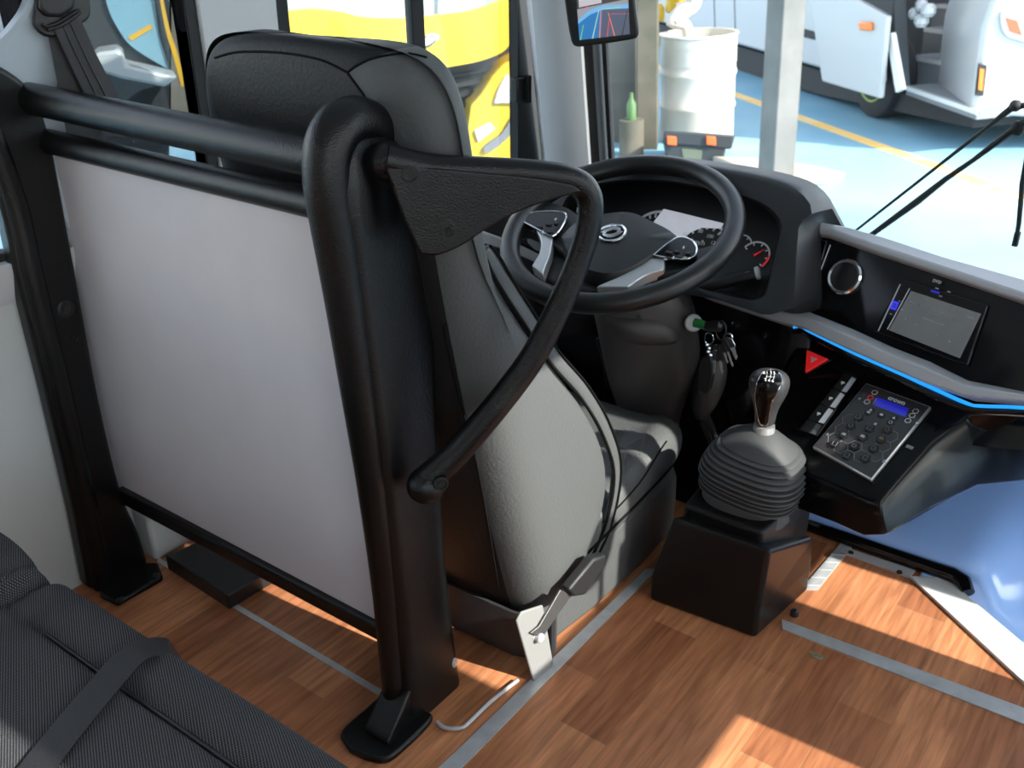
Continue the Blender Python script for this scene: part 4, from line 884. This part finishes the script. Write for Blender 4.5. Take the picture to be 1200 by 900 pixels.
# ================================================================== GEAR LEVER
R_ = Root('gear_lever', 'black gear lever with ribbed rubber boot on a stepped black floor box', 'gear lever', (-.57, 1.46, 0))
b0 = [P(*q, z=.0) for q in [(760, 703), (885, 749), (947, 692)]]; b0.append(b0[0]+b0[2]-b0[1])
t0 = [P(*q, z=.145) for q in [(788, 606), (902, 646), (953, 632)]]
zt = .145
p0 = P(902, 645, y=b0[1].y+.004); zt = p0.z
p1 = P(788, 606, z=zt); p2 = P(955, 600, z=zt); 
lo = b0; 
zb = P(950, 633, x=b0[2].x-.006).z
hi = [p1, p0, V((b0[2].x-.006, b0[2].y, zb)), V((p1.x+.01, b0[2].y, zb))]
midr = [a.lerp(b, .55)+(a-b).normalized()*0 for a, b in zip(lo, hi)]
build(MB().loft([lo, [V((q.x, q.y, .055)) for q in lo], hi]), 'floor_box', 'box', R_, smooth=0, bevel=.008, seg=3)
zu = .225
u1 = P(893, 624, y=p0.y+.022); zu = u1.z; u0 = P(800, 592, z=zu)
ub = [V((u0.x+.0, u1.y, .04)), V((u1.x+.01, u1.y-.004, .04)), V((b0[2].x-.018, b0[2].y-.002, .04)), V((u0.x+.0, b0[2].y-.002, .04))]
uc = P(957, 563, y=b0[2].y+.012)
uh = [V((u0.x, u1.y, zu)), V((u1.x, u1.y, zu)), uc, V((u0.x, uc.y, uc.z))]
build(MB().loft([ub, uh]), 'upper_box', 'box', R_, smooth=0, bevel=.007, seg=3)
bc = V(((uh[0].x+uh[1].x)/2+.012, (uh[0].y+uh[2].y)/2, (zu+uc.z)/2+.004))
tp = P(895, 503, y=bc.y)
H_ = (tp-bc).length; ax = (tp-bc).normalized()
prof = []
NR = 10
env = lambda s: .099*(1-.05*(1-s)) if s < .25 else .099*math.cos((s-.25)/.75*1.26)**.8
for i in range(NR):
    for k, (ds, rr) in enumerate(((0, .865), (.22, .97), (.5, 1.02), (.8, 1.015), (.93, .88))):
        s = (i+ds)/NR*.74; prof.append((s*H_, env(s)*rr))
for s in (.745, .80, .87, .93, .985, 1.0): prof.append((s*H_, max(.019, env(.745)*.96*(1-((s-.745)/.255))**.8 + .019*((s-.745)/.255))))
prof = [(-.03, .088)] + prof
e1_ = (V((1, 0, 0))-ax*ax.x).normalized(); e2_ = ax.cross(e1_); bm_ = MB(); rgs = []
for t_, r_ in prof:
    sq_p = .72 + .28*min(1, max(0, (t_/H_-.72)/.2)); rg = []
    for k in range(56):
        a_ = 2*math.pi*k/56; ca, sa = math.cos(a_), math.sin(a_)
        rg.append(bc + ax*t_ + e1_*(r_*.95*math.copysign(abs(ca)**sq_p, ca)) + e2_*(r_*.84*math.copysign(abs(sa)**sq_p, sa)))
    rgs.append(rg)
build(bm_.loft(rgs), 'rubber_boot', 'boot', R_, smooth=60)
# knob
kax = (P(903, 436, y=bc.y+.004)-tp); KL = kax.length; kax.normalize()
build(MB().lathe(tp-kax*.003, kax, [(0, .0195), (.012, .0185), (.012, .0165)], 28), 'collar', 'brightsilver', R_)
kp_ = [(.0, .0185), (.15, .018), (.3, .020), (.45, .0255), (.6, .032), (.75, .0355), (.86, .0350), (.94, .030), (.985, .021), (1.0, .010), (1.003, .001)]
kb = build(MB().lathe(tp+kax*.008, kax, [(t_*(KL-.006), r_*1.0) for t_, r_ in kp_], 32, e1=RT, sx=1.0, sy=.95), 'knob', 'knobgrey', R_, smooth=60, sub=1)
# polished face insert on the side towards the driver, with the shift pattern
t = bvh(kb)
def khit(px, py, off=.0008): return hit(t, px, py, off)[0]
face = spl2([(887, 449), (893, 438), (902, 433.5), (912, 436), (916, 446), (911, 459), (904, 472), (901, 488), (899, 497), (891, 497), (887, 480), (885, 464), (887, 449)], 3)[:-1]
fv = [khit(*q) for q in face]; 
if all(fv):
    g = MB(); cpx = [(899, 447+ (q[1]-447)*.75) for q in face]
    r1 = [khit(a[0]+(b[0]-a[0])*.5, a[1]+(b[1]-a[1])*.5, .0015) for a, b in zip(face, cpx)]; r2 = [khit(*b, .0018) for b in cpx]
    if all(r1) and all(r2):
        g.loft([fv, r1, r2], cap=False)
        for f_ in list(g.bm.faces): pass
        build(g, 'polished_insert', 'knobface', R_, kb, smooth=80)
    build(MB().tube([p_ for p_ in fv], .0009, 6, closed=True), 'insert_edge', 'chrome', R_, kb)
gp = Pl(khit(901, 445, .0022) or tp, kax*.6-FW*.6, RT)
for s_, q in (('R', (895.5, 437.2)), ('1', (899, 436.8)), ('3', (903.5, 436.6)), ('5', (907.5, 437.2)), ('2', (897, 445)), ('4', (901.3, 446)), ('6', (905.5, 446.6))):
    text(s_, .0075, gp(*q, off=.0008), gp.e1, gp.e2, 'white', R_, 'lettering', kb, th=.0003)
for a, b in (((898, 441.4), (908, 442)), ((899, 438.6), (898, 443.4)), ((903.5, 438.6), (902.3, 444.2)), ((907.5, 439.4), (906.3, 444.8))):
    build(MB().tube([gp(*a, off=.001), gp(*b, off=.001)], .0003, 4), 'shift_line', 'white', R_, kb)
c = P(931, 718, z=.006); build(MB().lathe(c, (0, 0, 1), [(-.006, .008), (.004, .008), (.007, .004), (.007, .0005)], 8), 'fixing_screw', 'satin', R_)
# ================================================================== GLOSSY PANEL BELOW THE DASH, SKY REFLECTION PAINTED BLUE
R_ = Root('front_step_panel', 'large glossy curved panel with a painted blue sky reflection under the dashboard by the door step', 'panel', (-.1, 1.8, 0))
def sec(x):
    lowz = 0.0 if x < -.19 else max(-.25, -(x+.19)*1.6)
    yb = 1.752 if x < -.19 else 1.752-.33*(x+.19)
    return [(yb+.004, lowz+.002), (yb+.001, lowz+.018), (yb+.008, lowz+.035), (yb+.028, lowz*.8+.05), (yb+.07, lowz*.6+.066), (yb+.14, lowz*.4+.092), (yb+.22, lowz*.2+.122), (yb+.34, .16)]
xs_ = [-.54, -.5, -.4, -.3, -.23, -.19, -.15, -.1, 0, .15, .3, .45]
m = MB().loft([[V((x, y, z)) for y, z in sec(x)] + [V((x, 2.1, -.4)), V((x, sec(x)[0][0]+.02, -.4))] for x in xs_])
build(m, 'panel_shell', 'skypanel', R_, smooth=60)
lp = [P(*q, z=.006) for q in [(985, 640), (1020, 645), (1060, 662), (1100, 678), (1135, 693)]]
lp = [V((x, 1.745, .014)) for x in (-.53, -.45, -.36, -.28, -.235)] + [V((-.212, 1.738, .012)), V((-.198, 1.72, .004))]
build(MB().tube(lp, [.013, .014, .014, .015, .016, .016, .013], 14), 'rubber_lip', 'gloss', R_)
build(MB().prism([(-.29, 1.711, -.4), (-.06, 1.531, -.4), (.45, 1.129, -.4), (.45, 1.119, -.4), (-.06, 1.521, -.4), (-.29, 1.701, -.4)], (0, 0, .36)), 'step_riser', 'alu', loc=(-.06, 1.53, -.4), tag=('pale riser below the white aluminium nosing of the door step', 'step'))
build(MB().box((-.3, 1.13, -.44), (.45, 2.1, -.40)), 'trim_6', 'satin', kind='structure')
# ================================================================== REAR-VIEW MONITOR
MP = Pl(P(706, 22, y=1.62), (.42, -.9, -.05), (.9, .42, 0))
R_ = Root('view_monitor', 'small black monitor showing a camera picture hung by the windscreen pillar', 'monitor', MP(706, 10))
fr = [MP(*q) for q in spl2([(660, -10), (664, 20), (669, 48), (675, 55), (690, 54), (738, 47), (747, 43), (748, 35), (745, 10), (742, -20)], 2)] + [MP(736, -78), MP(655, -70)]
hb = build(MB().prism(fr, -MP.n*.022), 'housing', 'satin', R_, bevel=.004)
SC = [(672, -48), (734, -52), (738, 40), (679, 47)]
def ms(u, v, o=.001): return MP(*quad(SC, u, v), off=o)
def flat(name, pts, col, o, em=.55):
    mt = M(name+'_picture', col, .4, emit=(col, em)); ob = build(MB().prism([ms(*q, o) for q in pts], MP.n*.0004), name, 'satin', R_, hb, smooth=0); ob.data.materials[0] = mt
flat('screen_sky', [(0, 0), (1, 0), (1, 1), (0, 1)], (.30, .30, .33), .0004)
flat('screen_dark', [(0, .3), (1, .3), (1, .55), (0, .62)], (.06, .06, .06), .0008)
flat('screen_wall', [(.04, .35), (.5, .4), (.48, .57), (.04, .6)], (.5, .47, .5), .0012)
flat('screen_green', [(.52, .40), (.84, .40), (.84, .5), (.52, .52)], (.02, .04, .03), .0012)
flat('screen_floor', [(0, .76), (.2, .66), (.5, .60), (1, .62), (1, 1), (0, 1)], (.16, .42, .68), .0016)
flat('screen_floor', [(0, .80), (.25, .70), (.5, .655), (1, .67), (1, 1), (0, 1)], (.03, .17, .42), .0020)
flat('screen_floor', [(.5, .66), (1, .67), (1, 1), (.42, 1)], (.09, .11, .16), .0024)
for cl, a, b in (((.15, .5, .25), (.10, .82), (.02, 1)), ((.3, .55, .5), (.42, .66), (.26, 1)), ((.7, .2, .1), (.46, .66), (.40, 1)), ((.75, .2, .08), (.6, .7), (.70, 1)), ((.5, .08, .15), (.62, .75), (.55, 1)), ((.6, .08, .2), (.66, .72), (1, .74)), ((.5, .55, .15), (.48, .65), (.85, .645)), ((.75, .05, .35), (.15, .62), (.2, .60)), ((.05, .05, .05), (.97, .7), (.85, 1))):
    x = .008; flat('guide_line', [(a[0]-x, a[1]-.004), (a[0]+x, a[1]+.004), (b[0]+x*1.5, b[1]+.004), (b[0]-x*1.5, b[1]-.004)], cl, .0028)
build(MB().tube([MP(700, -60, off=-.012), V((MP(700, -60).x, MP(700, -60).y+.03, 1.5)), V((MP(700, -60).x, MP(700, -60).y+.03, 1.62))], .009, 10), 'hanger_arm', 'satin', R_)
# ================================================================== WIPERS (outside the glass)
def wsP(px, py, d=.045):
    n = V((0, 1, -SL)); o = V((0, 2.2+d, .45)); r_ = ray(px, py); return CAM + r_*((o-CAM).dot(n)/r_.dot(n))
R_ = Root('windscreen_wiper', 'black twin-arm wiper outside the windscreen above the dashboard trim', 'wiper', wsP(1190, 130))
build(MB().tube([wsP(*q) for q in [(1240, 118), (1198, 124), (1185, 127), (1160, 147), (1100, 194), (1003, 270)]], [.006, .006, .007, .0045, .0035, .003], 8), 'upper_arm', 'rubber', R_)
build(MB().tube([wsP(*q) for q in [(1240, 132), (1200, 143), (1180, 158), (1140, 188), (1108, 210), (1075, 236), (1020, 276)]], [.008, .008, .007, .005, .006, .008, .006], 8), 'lower_arm', 'rubber', R_)
a_, b_ = wsP(1240, 118), wsP(1240, 132)
build(MB().tube([a_.lerp(b_, .5), wsP(1262, 150), V((wsP(1275, 190).x, 2.255, .52)), V((wsP(1275, 190).x, 2.255, .40))], .009, 10), 'mount_arm', 'rubber', R_)
build(MB().ball(wsP(1190, 124), .012, 12), 'pivot', 'rubber', R_); build(MB().ball(wsP(1193, 150), (.013, .01, .016), 12), 'pivot', 'rubber', R_)
R_ = Root('wiper_blade', 'short black wiper blade tip hanging down at the right edge of the windscreen', 'wiper', wsP(1195, 250))
build(MB().tube([wsP(*q, .04) for q in [(1212, 146), (1204, 180), (1198, 215), (1194, 262), (1190, 285)]], [.005, .005, .0055, .005, .004], 8), 'blade_arm', 'rubber', R_)
build(MB().obox(wsP(1191, 280, .04), V((.006, 0, 0)), V((0, .006, 0)), V((0, 0, .016))), 'blade_end', 'rubber', R_, bevel=.002)
# ================================================================== THE YARD OUTSIDE
G = -.7
gr = build(MB().box((-30, -20, G-.1), (25, 40, G)), 'yard_floor', 'yard', yard=True, smooth=0, kind='structure')
a, b = PY(865, 112, z=G), PY(1200, 232, z=G); d = (b-a).normalized(); nrm = V((-d.y, d.x, 0))*.06
build(MB().prism([a-d*6-nrm, b+d*5-nrm, b+d*5+nrm, a-d*6+nrm], (0, 0, .003)), 'painted_line', 'line', yard=True, smooth=0, kind='structure')
def yroot(name, label, cat, loc): return Root(name, label, cat, loc, yard=True)
# steel column on its concrete plinth
cl, cm, cr_ = PY(887, 205, z=G+.05), PY(905, 210, z=G+.05), PY(931, 206, z=G+.05)
pl_ = [PY(*q, z=G) for q in [(835, 190), (870, 204), (905, 218), (965, 217), (990, 210), (960, 203), (900, 193)]]
build(MB().prism(pl_, (0, 0, .05)), 'concrete_plinth', 'concrete', yard=True, loc=cm, bevel=.01, tag=('pale concrete plinth around the foot of the steel column', 'plinth'))
R_ = yroot('steel_column', 'square galvanised steel column standing on a concrete plinth in the yard', 'column', cm)
build(MB().prism([cl, cm, cr_, cl+cr_-cm], (0, 0, 4.2)), 'shaft', 'pillarsteel', R_, bevel=.012)
# drum
dcen = (PY(775, 158, z=G)+PY(858, 164, z=G))/2; dcen.z = G
vd = dcen-(YI @ CAM); vd.z = 0; vd.normalize(); dr_ = Pl(dcen, -vd)
rd = ((PY(864, 60, pl=dr_)-PY(774, 60, pl=dr_)).length)/2; ht = PY(819, 38, pl=dr_).z-G
R_ = yroot('oil_drum', 'white painted open steel drum behind the black toolbox', 'drum', dcen)
pf_ = [(0, rd*.985), (.03, rd)]
for s in (.33, .64): pf_ += [(ht*s-.03, rd*.985), (ht*s-.012, rd*1.02), (ht*s+.012, rd*1.02), (ht*s+.03, rd*.985)]
for i in range(5): pf_ += [(ht*(.72+.035*i), rd*.985), (ht*(.737+.035*i), rd*1.005)]
pf_ += [(ht*.97, rd*.985), (ht*.985, rd*1.03), (ht, rd*1.02), (ht, rd*.96), (ht*.93, rd*.955), (ht*.3, rd*.95), (ht*.3, .001)]
build(MB().lathe(dcen, (0, 0, 1), pf_, 40), 'drum_shell', 'drum', R_, smooth=50)
c = PY(776, 46, pl=dr_); build(MB().obox(c, V((.03, 0, 0)), V((0, .03, 0)), V((0, 0, .05))), 'handle_lug', 'drum', R_, bevel=.01)
top_ = PY(806, 36, pl=dr_)
hp_ = [PY(*q, pl=dr_, off=-.05) for q in spl2([(806, 42), (803, 30), (790, 26), (800, 14), (812, 4), (812, -14), (810, -60)], 4)]
build(MB().tube(hp_, [.05]*8+[.07]*(len(hp_)-8), 10), 'white_cloth', 'drum', yard=True, loc=hp_[0], tag=('white cloth hanging down into the open drum', 'cloth'))
R_ = yroot('yellow_canister', 'yellow canister hanging above the white drum', 'canister', PY(796, 10, pl=dr_))
a, b = PY(797, 15, pl=dr_, off=-.3), PY(800, -30, pl=dr_, off=-.3); build(MB().lathe(a, b-a, [(0, .11), (.02, .13), (.33, .13), (.38, .05), (.38, .001)], 20), 'tank', 'yellow', R_)
build(MB().cyl(PY(793, 9, pl=dr_, off=-.16), PY(800, 7, pl=dr_, off=-.16), .035), 'cap', 'white', R_)
c = PY(773, 16, pl=dr_, off=-.3); build(MB().lathe(c-V((0, 0, .06)), (0, 0, 1), [(0, .04), (.03, .045), (.1, .04), (.14, .02), (.14, .001)], 14), 'yellow_bottle', 'yellow', yard=True, loc=c, tag=('small yellow bottle hanging left of the yellow canister', 'bottle'))
# toolbox
tb = Pl(PY(820, 190, z=G), V((-.13, -1, 0)) if False else (-vd+V((.05, 0, 0))))
R_ = yroot('toolbox', 'black toolbox with two orange latches in front of the white drum', 'toolbox', PY(818, 190, z=G))
tq = lambda px, py, off=0: PY(px, py, pl=tb, off=off)
build(MB().loft([[tq(*q) for q in [(781, 186), (846, 196), (851, 172), (777, 168)]], [tq(*q, -.32) for q in [(781, 186), (846, 196), (851, 172), (777, 168)]]]), 'body', 'toolbox', R_, bevel=.015)
build(MB().loft([[tq(*q, .015) for q in [(776, 169), (857, 175), (862, 158), (778, 153)]], [tq(*q, -.335) for q in [(776, 169), (857, 175), (860, 160), (780, 155)]]]), 'lid', 'toolbox', R_, bevel=.015)
for px in (787, 833): build(MB().prism([tq(*q, .017) for q in [(px-5.5, 159), (px+5.5, 160), (px+6, 170), (px-5, 169)]], tb.n*.02), 'latch', 'orange', R_, bevel=.005)
build(MB().prism([tq(*q, .002) for q in [(799, 174), (823, 176), (822, 189), (801, 187)]], tb.n*.003), 'sticker', 'sticker', R_, smooth=0)
# boards and mossy post behind, bottle
sp_ = Pl(PY(735, 186, z=G)+vd*.6, -vd)
sq_ = lambda px, py, off=0: PY(px, py, pl=sp_, off=off)
build(MB().prism([sq_(640, -120), sq_(752, -120), sq_(752, 220), sq_(640, 220)], -sp_.n*.12), 'board_fence', 'shed', yard=True, loc=sq_(720, 180), smooth=0, tag=('grey weathered board wall behind the windscreen pillar outside', 'fence'))
build(MB().prism([sq_(746, -120, .3), sq_(772, -120, .3), sq_(770, 205, .3), sq_(746, 205, .3)], -sp_.n*.22), 'mossy_post', 'shed2', yard=True, loc=sq_(758, 190), bevel=.01, tag=('rough mossy post left of the white drum', 'post'))
c = sq_(740, 140, .5); build(MB().lathe(c, (0, 0, 1), [(0, .04), (.12, .04), (.17, .015), (.21, .015), (.21, .001)], 14), 'green_bottle', 'bottlegreen', yard=True, loc=c, tag=('small green bottle standing by the board wall', 'bottle'))
build(MB().lathe(c-V((0, 0, .8)), (0, 0, 1), [(0, .1), (.8, .1), (.8, .001)], 12), 'bottle_stand', 'shed2', yard=True, loc=c-V((0, 0, .8)), tag=('low block under the green bottle by the board wall', 'block'))
# ---------------------------------------------------------------- white bus with its door open
BP = Pl((-1.66, 8.0, -.4), (-.67, -.74, 0), (.74, -.67, 0)); bn = BP.n
bb = lambda px, py, off=0: PY(px, py, pl=BP, off=off)
R_ = yroot('white_bus', 'white minibus with open front door and grey steps across the yard', 'bus', bb(1000, 90))
body = [bb(*q) for q in [(560, -36), (866, 53), (966, 82), (1040, 100), (1040, -260), (560, -260)]]
build(MB().prism(body, V((-.52, .85, 0))*1.9), 'body', 'wpaint', R_, bevel=.03)
build(MB().prism([bb(*q, .004) for q in [(940, 33), (955, 37), (955, 47), (940, 43)]], -bn*.02), 'side_vent', 'wdark', R_)
for l in ([(860, -20), (862, 48)], [(836, -20), (838, 40)]): build(MB().tube([bb(*q, .003) for q in l], .008, 6), 'panel_joint', 'stepgrey', R_)
build(MB().prism([bb(*q, -.12) for q in [(560, -34), (966, 84), (1140, 132), (1140, 150), (966, 112), (560, 0)]], -bn*1.5), 'underbody', 'wdark', R_)
for i, (l, r, of) in enumerate((((1070, 103), (1137, 126), 0), ((1074, 66), (1143, 78), -.28), ((1090, 33), (1150, 41), -.56), ((1100, 5), (1158, 8), -.84))):
    A, B = bb(*l, of), bb(*r, of); B = V((B.x, B.y, A.z)) if False else B
    ex = (B-A)*.12; A = A-ex; B = B+ex
    hs_ = .07 if i == 0 else .26
    st = build(MB().prism([A, B, B-V((0, 0, hs_)), A-V((0, 0, hs_))], -bn*.34), 'step', 'stepgrey', R_)
    build(MB().prism([A+bn*.006, B+bn*.006, B+bn*.006-V((0, 0, .035)), A+bn*.006-V((0, 0, .035))], -bn*.04), 'step_nosing', 'alu', R_, st)
build(MB().prism([bb(*q, -1.1) for q in [(980, -260), (1240, -260), (1240, 110), (980, 110)]], -bn*.05), 'entrance_wall', 'stepdark', R_)
build(MB().prism([bb(*q) for q in [(1040, -260), (1050, -260), (1066, 100), (1056, 106)]], V((-.52, .85, 0))*.3), 'door_frame', 'stepdark', R_)
dl = build(MB().prism([bb(*q, .35) for q in [(948, -80), (954, 0), (960, 37), (969, 95), (1037, 115), (1046, 18), (1013, 0), (1000, -20), (995, -80)]], bn*.05), 'door_leaf', 'wpaint', R_, bevel=.015)
build(MB().prism([bb(*q, .36) for q in [(995, -90), (1000, -20), (1013, -1), (1046, 17), (1058, -90)]], bn*.02), 'door_glass', 'wdark', R_, dl)
build(MB().prism([bb(*q, .40) for q in [(1009, 25), (1024, 26), (1024, 36), (1010, 35)]], bn*.03), 'orange_lamp', 'lamporange', R_, dl, bevel=.012)
build(MB().prism([bb(*q, .3) for q in [(1044, 40), (1050, 38), (1062, 104), (1055, 108)]], bn*.04), 'door_seal', 'alu', R_, dl)
m = MB()
for q, r in (((1072, 16), .05), ((1080, 24), .06), ((1088, 12), .06), ((1080, 6), .05)): m.ball(bb(*q, .1), r, 10)
build(m, 'door_mechanism', 'steel', R_)
# nose turns towards the sun
NP = Pl(bb(1138, 134), (.5, -.86, 0), (.86, .5, 0)); nn = NP.n
nb = lambda px, py, off=0: PY(px, py, pl=NP, off=off)
build(MB().prism([nb(*q) for q in [(1138, 134), (1152, 33), (1163, 0), (1178, -90), (1400, -90), (1400, 160), (1230, 140), (1190, 137)]], -nn*1.0), 'nose', 'wpaint', R_, bevel=.04, seg=3)
hl = build(MB().prism([nb(*q) for q in spl2([(1172, 12), (1200, 12), (1240, 20), (1240, 60), (1200, 49), (1179, 42), (1172, 28), (1172, 12)], 3)[:-1]], nn*.03), 'headlight', 'lampclear', R_, bevel=.01)
build(MB().prism([nb(*q, .031) for q in [(1178, 20), (1192, 24), (1198, 42), (1183, 37)]], nn*.006), 'indicator_lens', 'lampred', R_, hl)
build(MB().prism([nb(*q) for q in [(1146, 74), (1155, 76), (1151, 112), (1142, 111)]], nn*.03), 'marker_lamp', 'wdark', R_)
build(MB().prism([nb(*q, .028) for q in [(1148, 80), (1153, 81), (1151, 106), (1146, 105)]], nn*.01), 'marker_lens', 'lamporange', R_)
wc = bb(1032, 108, -.15); wr = .36; wc.z = G+wr
w_ = build(MB().lathe(wc+bn*.1, -bn, [(0, wr*.6), (.0, wr*.85), (.02, wr*.97), (.05, wr), (.2, wr), (.24, wr*.9), (.24, .001)], 32), 'wheel', 'tyre', R_)
build(MB().lathe(wc+bn*.11, -bn, [(0, wr*.35), (.03, wr*.5), (.0, wr*.6), (.02, wr*.64), (.06, wr*.6), (.06, .001)], 28), 'rim', 'wheelgreen', R_, w_)
# ---------------------------------------------------------------- yellow bus seen through the driver's window
vy = YI.to_3x3() @ ray(500, 80); vy.z = 0; vy.normalize()
YP = Pl((YI @ CAM)+vy*4.6, (-vy.x*.9+.25, -vy.y*.9-.1, 0)); yn = YP.n
yb = lambda px, py, off=0: PY(px, py, pl=YP, off=off)
R_ = yroot('yellow_bus', 'bright yellow bus front with dark grille outside the driver window', 'bus', yb(500, 200))
topl = spl2([(240, 16), (340, 12), (366, 10), (402, 14), (426, 20), (470, 21), (516, 17), (552, 12), (588, 0), (600, -8)], 4)
build(MB().prism([yb(*q) for q in topl+[(604, 40)]+spl2([(598, 52), (588, 62), (563, 72), (521, 80), (470, 92), (400, 104), (240, 120)], 3)], -yn*.5), 'fascia', 'yellowbus', R_, bevel=.03, seg=3)
build(MB().prism([yb(*q, -.05) for q in [(240, 18), (340, 14), (402, 16), (470, 23), (552, 14), (600, -6), (640, -40), (640, -200), (240, -200)]], -yn*.3), 'windscreen', 'busglass', R_, smooth=0)
build(MB().tube([yb(*q, -.03) for q in [(516, 16), (517, -60), (518, -150)]], .008, 6), 'windscreen_joint', 'alu', R_)
build(MB().prism([yb(*q, -.12) for q in [(240, 80), (520, 70), (610, 40), (640, 60), (640, 300), (240, 300)]], -yn*.4), 'grille', 'grille', R_, smooth=0)
for k in range(5): build(MB().tube([yb(*q, -.10) for q in [(500, 96+12*k), (560, 84+12*k), (600, 72+12*k)]], .012, 6), 'grille_bar', 'wdark', R_)
bu = spl2([(625, 50), (606, 66), (590, 76), (577, 90), (564, 110), (552, 124)], 4) + [(548, 150), (530, 300), (640, 300)]
build(MB().prism([yb(*q, .05) for q in bu], -yn*.5), 'bumper', 'yellowbus', R_, bevel=.03, seg=3)
build(MB().prism([yb(*q, .05) for q in [(593, 86), (604, 92), (604, 122), (590, 121), (577, 122), (583, 104)]], yn*.02), 'headlight', 'lampclear', R_, bevel=.01)
build(MB().prism([yb(*q, .05) for q in spl2([(610, 128), (611, 138), (590, 165), (570, 178), (567, 171), (588, 155), (599, 137), (610, 128)], 3)[:-1]], yn*.02), 'fog_lamp_vent', 'stepgrey', R_)
build(MB().prism([yb(*q, .05) for q in [(556, 152), (574, 143), (580, 150), (560, 166)]], yn*.015), 'trim_plate', 'lampclear', R_)
ec = yb(499, 48, .01); eu = (yb(514, 42, .01)-yb(484, 54, .01))/2; ev = yn.cross(eu.normalized())*eu.length*.42
m = MB().prism([ec+eu*math.cos(a)+ev*math.sin(a) for a in [i*math.pi/12 for i in range(24)]], yn*.02); em_ = build(m, 'emblem', 'steel', R_, bevel=.006)
build(MB().tube([ec+yn*.02+(eu*math.cos(a)+ev*math.sin(a))*.75 for a in [i*math.pi/10 for i in range(20)]], .006, 6, closed=True), 'emblem_ring', 'chrome', R_, em_)
# ---------------------------------------------------------------- dark vehicle beside the rear windows
vk = YI.to_3x3() @ ray(150, 60); vk.z = 0; vk.normalize()
KV = Pl((YI @ CAM)+vk*3.7, (-vk.x, -vk.y, 0)); kn = KV.n
kb_ = lambda px, py, off=0: PY(px, py, pl=KV, off=off)
R_ = yroot('parked_vehicle', 'dark parked vehicle with a rounded window painted reflection blue seen through the side window', 'vehicle', kb_(150, 130))
build(MB().prism([kb_(*q) for q in [(60, -260), (190, -260), (199, 20), (199, 210), (60, 180)]], -kn*.8), 'body', 'wdark', R_, bevel=.03)
gl = build(MB().prism([kb_(*q) for q in [(110, -160)] + spl2([(120, -20), (124, 0), (130, 18), (140, 36), (152, 52), (172, 66), (198, 81)], 3) + spl2([(192, 60), (186, 40), (181, 0), (180, -40)], 3) + [(176, -160)]], kn*.02), 'rounded_window', 'mirrorblue', R_)
build(MB().prism([kb_(*q, .02) for q in [(150, 43), (176, 28), (179, 33), (154, 48)]], kn*.003), 'yellow_reflection', 'goldstrip', R_, gl)  # painted stripe for the yellow line mirrored in the window
bpv = spl2([(185, -40), (191, 0), (199, 36), (207, 60), (217, 100)], 4); bpw = spl2([(212, 100), (201, 60), (194, 36), (187, 0), (181, -40)], 4)
build(MB().prism([kb_(*q, .03) for q in bpv+bpw], kn*.03), 'ochre_strip', 'goldstrip', R_)
build(MB().prism([kb_(*q) for q in [(108, 60), (116, 54), (138, 51), (144, 57), (147, 69), (204, 82), (190, 93), (140, 83), (112, 74)]], kn*.2), 'white_ledge', 'wpaint', R_, bevel=.01)
build(MB().prism([kb_(*q, -.2) for q in [(200, -260), (236, -260), (234, 0), (224, 170), (200, 170), (201, 0)]], -kn*.15), 'beige_post', 'shed', yard=True, loc=kb_(212, 150), tag=('beige grey post just beyond the rear side window', 'post'))
kp2 = lambda px, py: kb_(px, py, -1.5)
build(MB().prism([kp2(*q) for q in [(-200, -260), (60, -260), (60, 60), (-200, 60)]], -kn*.3), 'grey_cabinet', 'stepgrey', yard=True, loc=kp2(0, 60), tag=('blurred grey vehicle side beyond the belt pillar', 'vehicle side'))
# ================================================================== LIGHT
w = bpy.data.worlds.new('sky'); S.world = w; w.use_nodes = True; N = w.node_tree.nodes; L = w.node_tree.links
sk = N.new('ShaderNodeTexSky'); sk.sky_type = 'NISHITA'; sk.sun_disc = False; sk.sun_elevation = math.radians(40); sk.sun_rotation = math.radians(90); sk.dust_density = 1.0
bg = N['Background']; bg.inputs[1].default_value = SKY = .55
hs = N.new('ShaderNodeHueSaturation'); hs.inputs['Saturation'].default_value = .45; L.new(sk.outputs[0], hs.inputs['Color']); L.new(hs.outputs[0], bg.inputs[0])
el = math.atan(.70); az = math.radians(2.6)
sd_ = V((math.cos(az)*math.cos(el), math.sin(az)*math.cos(el), math.sin(el)))
su = bpy.data.lights.new('sun', 'SUN'); su.energy = 9; su.angle = math.radians(.6); su.color = (1, .95, .87)
so = bpy.data.objects.new('sun', su); COL.objects.link(so); so.rotation_euler = (-sd_).to_track_quat('-Z', 'Y').to_euler(); so.location = (6, 0, 6)
S.view_settings.view_transform = 'Standard'; S.view_settings.look = 'None'; S.view_settings.exposure = .4; S.view_settings.gamma = 1; S.view_settings.use_curve_mapping = False
S.cycles.max_bounces = 10; S.cycles.transparent_max_bounces = 16; S.cycles.use_denoising = True; S.cycles.sample_clamp_indirect = 6
